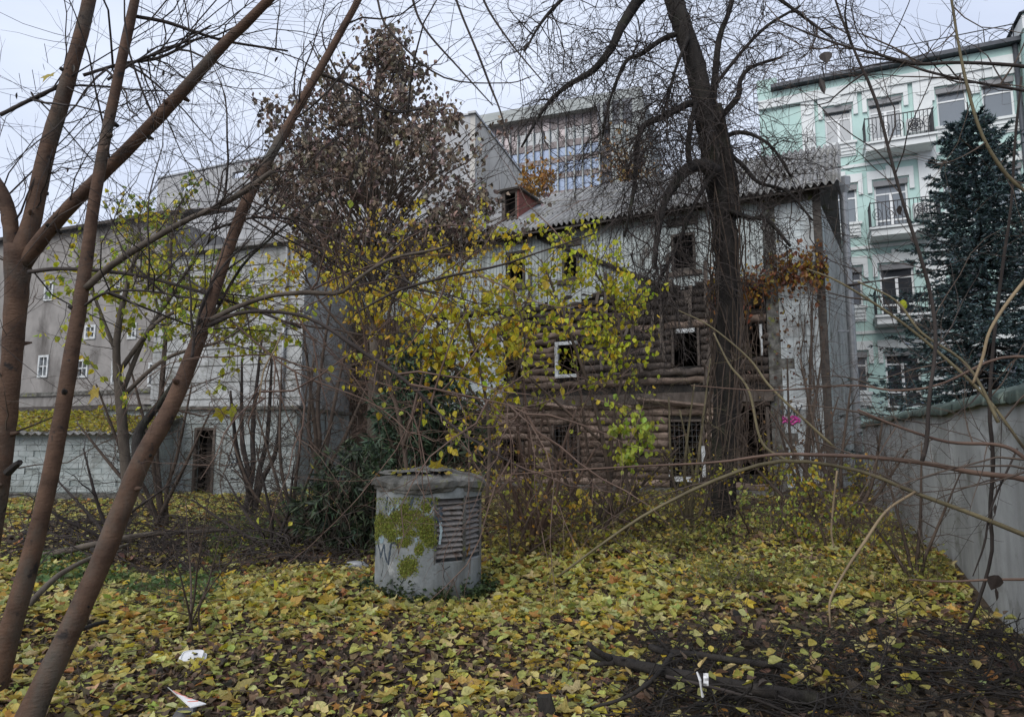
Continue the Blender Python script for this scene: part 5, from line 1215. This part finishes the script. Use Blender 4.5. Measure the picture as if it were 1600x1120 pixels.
glog('fallen_branch', 'long pale dead branch lying in the leaves behind the leaning tree', [gp(60,870,.12), gp(140,852,.3), gp(220,836,.36), gp(290,831,.34), gp(355,828,.3)], .045, .022, M['bark_grey'], 'branch')
glog('fallen_branch', 'second dead branch sloping down beside the slim tree', [gp(30,960,.05), gp(90,900,.3), gp(150,868,.42), gp(200,850,.4)], .03, .016, M['bark_grey'], 'branch')
glog('fallen_branch', 'short dark stick at the base of the leaning tree', [gp(120,985,.12), gp(150,975,.1), gp(168,970,.08)], .02, .014, M['bark_dark'], 'branch')
sp_ = gp(862, 1128, .0); stump = thing('board_stump', 'dark cut board end sticking up out of the leaves at the bottom edge', 'board', sp_)
put('board', MB().hexa([sp_+np.array(q) for q in ((-.055,-.03,-.05),(.055,-.03,-.05),(.055,.03,-.05),(-.055,.03,-.05),(-.085,.0,.13),(-.005,-.01,.14),(.0,.05,.14),(-.08,.06,.13))]), M['bark_dark'], stump)
# brushwood: dead thin twigs heaped up
def brush(name, label, x0, x1, y0, y1, n, L, hmax, m, r=.004, ok=None):
    p = []
    while len(p) < n:
        q = gp(rng.uniform(x0, x1), rng.uniform(y0, y1)); 
        if ok is None or ok(q): p.append(q)
    p = np.array(p); p[:, 2] = hgt(p[:, 0], p[:, 1])+rng.uniform(0, 1, n)**1.6*hmax
    d = rng.normal(size=(n, 3))*np.array([1, .8, .3])
    t1 = walk(p, d, rng.uniform(L*.4, L, n), 6, .15, .05); t1[:, :, 2] = np.maximum(t1[:, :, 2], .02)
    t2 = twigset(t1, n*2, L*.12, L*.35, r, .2, .02, .8, 4); t2[:, :, 2] = np.maximum(t2[:, :, 2], .015)
    o = put(name, MB().tube(t1, taper(t1, r*rng.uniform(.6, 1.8, n)), 4).tube(t2, taper(t2, r*.6), 3), m, kind='stuff'); return tag(o, label, 'brushwood')
inyard = lambda q: (q[0]-WA[0])*(WB-WA)[1]-(q[1]-WA[1])*(WB-WA)[0] < -.12*WL
brush('brushwood', 'dark heap of dead twigs around the black log', 1000, 1620, 1000, 1130, 1000, .5, .2, M['bark_dark'], .0045, inyard)
brush('brushwood', 'dark tangle of dead twigs in the leaves behind the leaning tree', 20, 560, 815, 900, 950, .9, .4, M['twig_dark'], .006)
brush('brushwood', 'brown twigs lying along the foot of the log wall', 760, 1250, 785, 850, 750, 1.0, .5, M['twig'], .006)
brush('brushwood', 'fine dead twigs strewn thinly across the yellow leaves', 60, 1500, 880, 1120, 420, .4, .06, M['twig'], .003, inyard)

# ------------------------------------------------------------------ fallen leaves over the yard
def field(n, ymin, ymax, keep):
    """random ground points inside the yard, evenly per unit of picture, thinned by keep(x, y)"""
    y = rng.uniform(ymin, ymax, n*4)**1.0; x = rng.uniform(-1.05, 1.05, n*4)*(y*.80+.6)
    k = ((x-WA[0])*(WB-WA)[1]-(y-WA[1])*(WB-WA)[0] < -.1*WL) & (np.hypot(x-SC[0], y-SC[1]) > SR+.02)
    k &= (y < 17.6) | (x > -11.); k &= y < 18.6-.46*(x-8.6)-.1
    x, y = x[k], y[k]; k = rng.random(len(x)) < keep(x, y)
    x, y = x[k][:n], y[k][:n]; return x, y
def nmask(x, y, s, o):
    return .5+.25*(np.sin(x*s+o)+np.sin(y*s*1.3+2*o+.7*np.sin(x*s*.6)))+.12*np.sin(x*s*2.7-y*s*2.1+o)
def pix(x, y):
    c = math.cos(TH); s = math.sin(TH); zc_ = y*c-CZ*s*1.0; return 800+F*x/zc_, 560-F*(-CZ*c-y*s)/zc_
def dens(x, y):
    u, v = pix(x, y)
    d = .35+.8*nmask(x, y, 1.7, .4)
    d *= .74
    d *= np.where((u > 980) & (v > 985), .3, 1.)*np.where((u > 1150) & (v > 940), .35, 1.)
    d *= np.where((v < 895) & (v > 812) & (u < 570), .3, 1.)*np.where((u > 900) & (v < 870), .55, 1.)
    d *= np.where((u > 420) & (u < 590) & (v > 760) & (v < 885), .35, 1)
    return np.clip(d, 0, 1)
GY = [(.48,.43,.11),(.40,.39,.11),(.56,.51,.21),(.29,.30,.09),(.46,.31,.07),(.42,.2,.06),(.52,.4,.05)]
GYW = (6,4.5,4.5,2.2,1.8,1.1,1.8)
BR = [(.105,.070,.045),(.07,.048,.034),(.155,.10,.062),(.22,.155,.10),(.045,.033,.026)]
lb = MB()
x, y = field(26000, 2.6, 8.5, lambda x, y: .9*np.clip(4.2/y, .3, 1)*np.where((x > .7) & (y < 4.7), .6, 1)); n = len(x)     # brown layer underneath
leaves(lb, np.stack([x, y, hgt(x, y)+.004+.014*rng.random(n)], 1), rng.uniform(.025, .075, n), 'curl', pal(n, BR, (3,3,2,1,2)), .38)
x, y = field(15000, 8.5, 19, lambda x, y: .9); n = len(x)
leaves(lb, np.stack([x, y, hgt(x, y)+.005+.03*rng.random(n)], 1), rng.uniform(.07, .13, n), 'curl', pal(n, BR, (3,3,2,1,2)), .4)
tag(put('fallen_leaves', lb, M['dryleaf'], None, kind='stuff'), 'brown rotting leaves under the yellow ones over the whole yard', 'leaves')
lb = MB()
x, y = field(8200, 2.6, 6.2, lambda x, y: dens(x, y)*.95); o = np.argsort(y)
x, y = x[o], y[o]; n = len(x); z = hgt(x, y)+.016+.03*rng.random(n); cl = pal(n, GY, GYW, .16); sz = .03+.062*rng.random(n)**1.4
u_, v_ = pix(x, y); vis = np.where((v_ < 1115) & (u_ > 5) & (u_ < 1595))[0]; pick = vis[np.linspace(0, min(len(vis)-1, 1300), 300).astype(int)]
isp = np.zeros(n, bool); isp[pick] = True
cen = np.stack([x, y, z], 1); mp_ = rng.random(n) < .22
for sh_, mk in (('maple', mp_), ('oval', ~mp_)):
    k = isp & mk; leafobjs(ground, cen[k]+np.array([0, 0, .008]), sz[k]*(1.25 if sh_ == 'maple' else 1.05), sh_, cl[k], .3)
    k = ~isp & mk; leaves(lb, cen[k], sz[k]*(1.25 if sh_ == 'maple' else 1.), sh_, cl[k], .24)
x, y = field(16500, 6.2, 12.5, lambda x, y: dens(x, y)); n = len(x); mp_ = rng.random(n) < .3; cl = pal(n, GY, GYW, .16); sz = rng.uniform(.04, .1, n)
c = np.stack([x, y, hgt(x, y)+.018+.04*rng.random(n)], 1)
for sh_, mk in (('maple', mp_), ('oval', ~mp_)): leaves(lb, c[mk], sz[mk]*(1.35 if sh_ == 'maple' else 1.), sh_, cl[mk], .36)
x, y = field(14000, 12.5, 20.5, lambda x, y: np.where(x < -3, 1, .62)*dens(x, y)**.5); n = len(x)
leaves(lb, np.stack([x, y, hgt(x, y)+.02+.06*rng.random(n)], 1), rng.uniform(.07, .14, n), 'oval', pal(n, GY, GYW, .16), .4)
tag(put('fallen_leaves', lb, M['leaf'], None, kind='stuff'), 'yellow and lime fallen leaves carpeting the yard', 'leaves')
q = np.array([gp(rng.uniform(960, 1600), rng.uniform(990, 1120)) for _ in range(420)]); q = q[[bool(inyard(v)) for v in q]]; n = len(q); q[:, 2] = .05+.17*rng.random(n)
tag(put('fallen_leaves', leaves(MB(), q, rng.uniform(.04, .095, n), 'oval', pal(n, GY+BR, GYW+(4,4,3,2,2), .16), .5), M['leaf'], None, kind='stuff'), 'yellow and brown leaves caught in the dark heap of dead twigs', 'leaves')
# a few on the shaft cap
a = rng.uniform(-95, 120, 46); r = rng.uniform(.2, .62, 46); c = np.array([cyl(p, q, 1.215+.12*max(0, .62-q)+.015) for p, q in zip(a, r)])
tag(put('fallen_leaves', leaves(MB(), c, rng.uniform(.03, .075, 46), 'oval', pal(46, [(.44,.38,.05),(.4,.36,.1),(.3,.2,.06)], (3,2,1)), .4), M['leaf'], None, kind='stuff'), 'small yellow leaves scattered on the concrete cap of the shaft', 'leaves')
def single(label, pos, s, col_, shape='maple', tilt=.3):
    o = bpy.data.objects.new('fallen_leaf', LM[shape][1].copy()); COL.objects.link(o); Rm = frames(1, tilt)[0]
    o.matrix_basis = Matrix.Translation(Vector([float(v) for v in pos])) @ Matrix(Rm.tolist()).to_4x4() @ Matrix.Scale(s, 4); o.color = (*col_, 1); ORG[o] = np.array(pos)
    tag(o, label, 'leaf')
single('big yellow maple leaf lying on top of the shaft cap', cyl(15, .3, 1.31), .13, (.48,.36,.04), tilt=.5)
single('orange maple leaf caught on the lower louvres of the shaft', cyl(50, SR+.02, .46), .1, (.38,.2,.05), tilt=1.5)
# ------------------------------------------------------------------ undergrowth
def under(label, n, x0, x1, y0, y1, hmax, cols, sz, seed=None, thr=.35):
    p = []
    for _ in range(n*6):
        q = gp(rng.uniform(x0, x1), rng.uniform(y0, y1))
        if inyard(q) and nmask(q[0], q[1], 1.9, x0*.01) > thr and math.hypot(q[0]-SC[0], q[1]-SC[1]) > SR+.05: p.append(q)
        if len(p) >= n: break
    p = np.array(p); n = len(p); p[:, 2] = hgt(p[:, 0], p[:, 1]); h = hmax*rng.uniform(.25, 1, n)**1.4
    s = walk(p, np.stack([rng.normal(size=n)*.4, rng.normal(size=n)*.4, np.ones(n)], 1), h, 5, .15, .05)
    b = MB().tube(s, .0035, 3); tag(put('undergrowth', b, M['twig_olive'], None, kind='stuff'), label+', stems', 'undergrowth')
    k = 7; c, _, _ = sample(s, n*k, .2, 1., np.repeat(np.arange(n), k)); c = c+rng.normal(size=c.shape)*.06; c[:, 2] = np.maximum(c[:, 2], .02)
    tag(put('undergrowth', leaves(MB(), c, rng.uniform(.5, 1.1, len(c))*sz, 'oval', pal(len(c), cols, [1]*len(cols)), .6), M['leaf'], None, kind='stuff'), label, 'undergrowth')
under('low yellow-green weeds along the foot of the log wall', 560, 760, 1120, 775, 880, .5, [(.3,.27,.06),(.22,.21,.06),(.38,.31,.06),(.13,.11,.05)], .075, thr=.2)
under('low green weeds near the foot of the grey yard wall', 560, 1050, 1480, 820, 940, .3, [(.25,.25,.07),(.15,.17,.05),(.34,.31,.08),(.1,.09,.04)], .055, thr=.35)
under('dark weeds beneath the evergreens', 700, 330, 600, 800, 880, .35, [(.12,.15,.05),(.25,.26,.05),(.06,.09,.035)], .07)
under('green weeds around the foot of the leaning tree', 260, 40, 330, 880, 960, .16, [(.09,.15,.05),(.14,.2,.07)], .065, thr=.5)
ang = rng.uniform(-80, 95, 150); rr = SR+rng.uniform(.02, .16, 150); p = np.array([[*cyl(a, r, 0)[:2], .02] for a, r in zip(ang, rr)]); s = walk(p, np.stack([rng.normal(size=150)*.5, rng.normal(size=150)*.5, np.ones(150)], 1), rng.uniform(.05, .2, 150), 5, .15, .05)
c, _, _ = sample(s, 1000, .1); c += rng.normal(size=c.shape)*.025
tag(put('undergrowth', leaves(MB(), c, rng.uniform(.025, .05, 1000), 'oval', pal(1000, [(.05,.08,.03),(.09,.13,.05),(.035,.05,.02)], (2,1,2)), .6), M['leaf'], None, kind='stuff'), 'small dark green weeds ringing the base of the shaft', 'undergrowth')

# ------------------------------------------------------------------ litter
q = gp(300, 1030, .03); t = thing('plastic_tray', 'white plastic food tray with cut-outs lying in the leaves', 'tray', q)
b = MB(); Wd, Dp, Ht = .085, .075, .035
ring = lambda k, z: np.array([(k*Wd*math.copysign(abs(math.cos(a_))**.45, math.cos(a_)), k*Dp*math.copysign(abs(math.sin(a_))**.45, math.sin(a_)), z) for a_ in np.linspace(0, 2*math.pi, 25)[:-1]])
rot_ = np.array(Matrix.Rotation(.25, 3, 'Z') @ Matrix.Rotation(.28, 3, 'X'))
v = np.concatenate([ring(1.1, 0), ring(1, .0), ring(.86, Ht), ring(.8, Ht), ring(.78, Ht*.8)])@rot_.T + q; i = np.arange(24*5).reshape(5, 24); j = np.roll(i, -1, 1)
put('tray_shell', b.add(v, [np.stack([i[:-1], j[:-1], j[1:], i[1:]], -1).reshape(-1, 4), i[-1:]]), M['paper'], t)
cc = lambda dx, dy, r: MB().tube(((np.array([(dx, dy, Ht*.8+.001), (dx, dy, Ht*.8+.004)]))@rot_.T+q), r, 10)
put('hole', cc(.02, .02, .015), M['dark'], t); put('hole', cc(.03, -.04, .012), M['dark'], t); put('hole', cc(-.01, -.045, .01), M['dark'], t)
single('yellow leaf lying on the white plastic tray', q+np.array([.01,-.03,.05]), .04, (.4,.36,.1), 'oval')
q = gp(285, 1098, .04); t = thing('torn_packet', 'torn white packet with faded red stripes lying near the front edge', 'packet', q)
A_, B_, C_ = gp(262, 1074, .05), gp(298, 1106, .05), gp(322, 1100, .05); D_ = gp(276, 1085, .06)
b = MB(); up_ = np.array([0, 0, .006]); b.hexa([A_, B_, C_, D_, A_+up_, B_+up_, C_+up_, D_+up_]); put('card', b, M['paper'], t)
for k in range(4):
    f = .18+.2*k; p0 = A_*(1-f)+B_*f; p1 = D_*(1-f)+C_*f
    put('stripe', MB().tube(np.array([p0*.85+p1*.15, p1*.9+p0*.1])+up_*1.2, .005, 4), M['redprint'], t)
q = gp(296, 1112, .03); put('flap', MB().hexa([q+np.array(z) for z in ((-.09,-.03,-.02),(.03,-.03,-.02),(.03,.02,-.02),(-.09,.02,-.02),(-.07,-.01,.015),(.02,.0,.02),(.03,.03,.02),(-.08,.03,.012))]), M['greyplastic'], t)
q = gp(1105, 1062, .22); t = thing('paper_scrap', 'crumpled scrap of white paper caught on the thick black log', 'paper', q)
v = [P(1103+a_, 1062+b_, q[1]-.02+.008*rng.normal()) for b_ in np.linspace(-11, 9, 6) for a_ in np.linspace(-4, 4, 4)]; i = np.arange(24).reshape(6, 4)
put('sheet', MB().add(v, np.stack([i[:-1,:-1], i[:-1,1:], i[1:,1:], i[1:,:-1]], -1).reshape(-1, 4)), M['paper'], t)
put('strip', MB().tube(np.array([P(1089, 1049, q[1]), P(1094, 1062, q[1]-.02), P(1096, 1078, q[1]-.01), P(1098, 1088, q[1])]), [.005, .008, .005, .009], 4), M['paper'], t)
q = gp(556, 885, .06); t = thing('plastic_bottle', 'crushed clear grey bottle lying under the dark evergreen bush', 'bottle', q)
put('bottle_body', MB().tube(np.array([q+(-.12,0,0), q+(-.09,0,.01), q+(0,.01,.012), q+(.08,.01,.0), q+(.12,.01,0), q+(.16,.01,0)]), [.03,.06,.058,.06,.03,.02], 10, jit=.07), M['zinc'], t, True)
q = gp(1010, 878, .05); t = thing('plastic_bottle', 'pale crumpled wrapper among the weeds before the old dark tree', 'wrapper', q)
t.name = 'crumpled_wrapper'
put('wrapper_body', MB().tube(np.array([q+(-.1,0,0), q+(-.04,0,.03), q+(.04,.01,.03), q+(.1,.01,.0)]), [.02,.05,.045,.02], 8, jit=.25), M['zinc'], t)
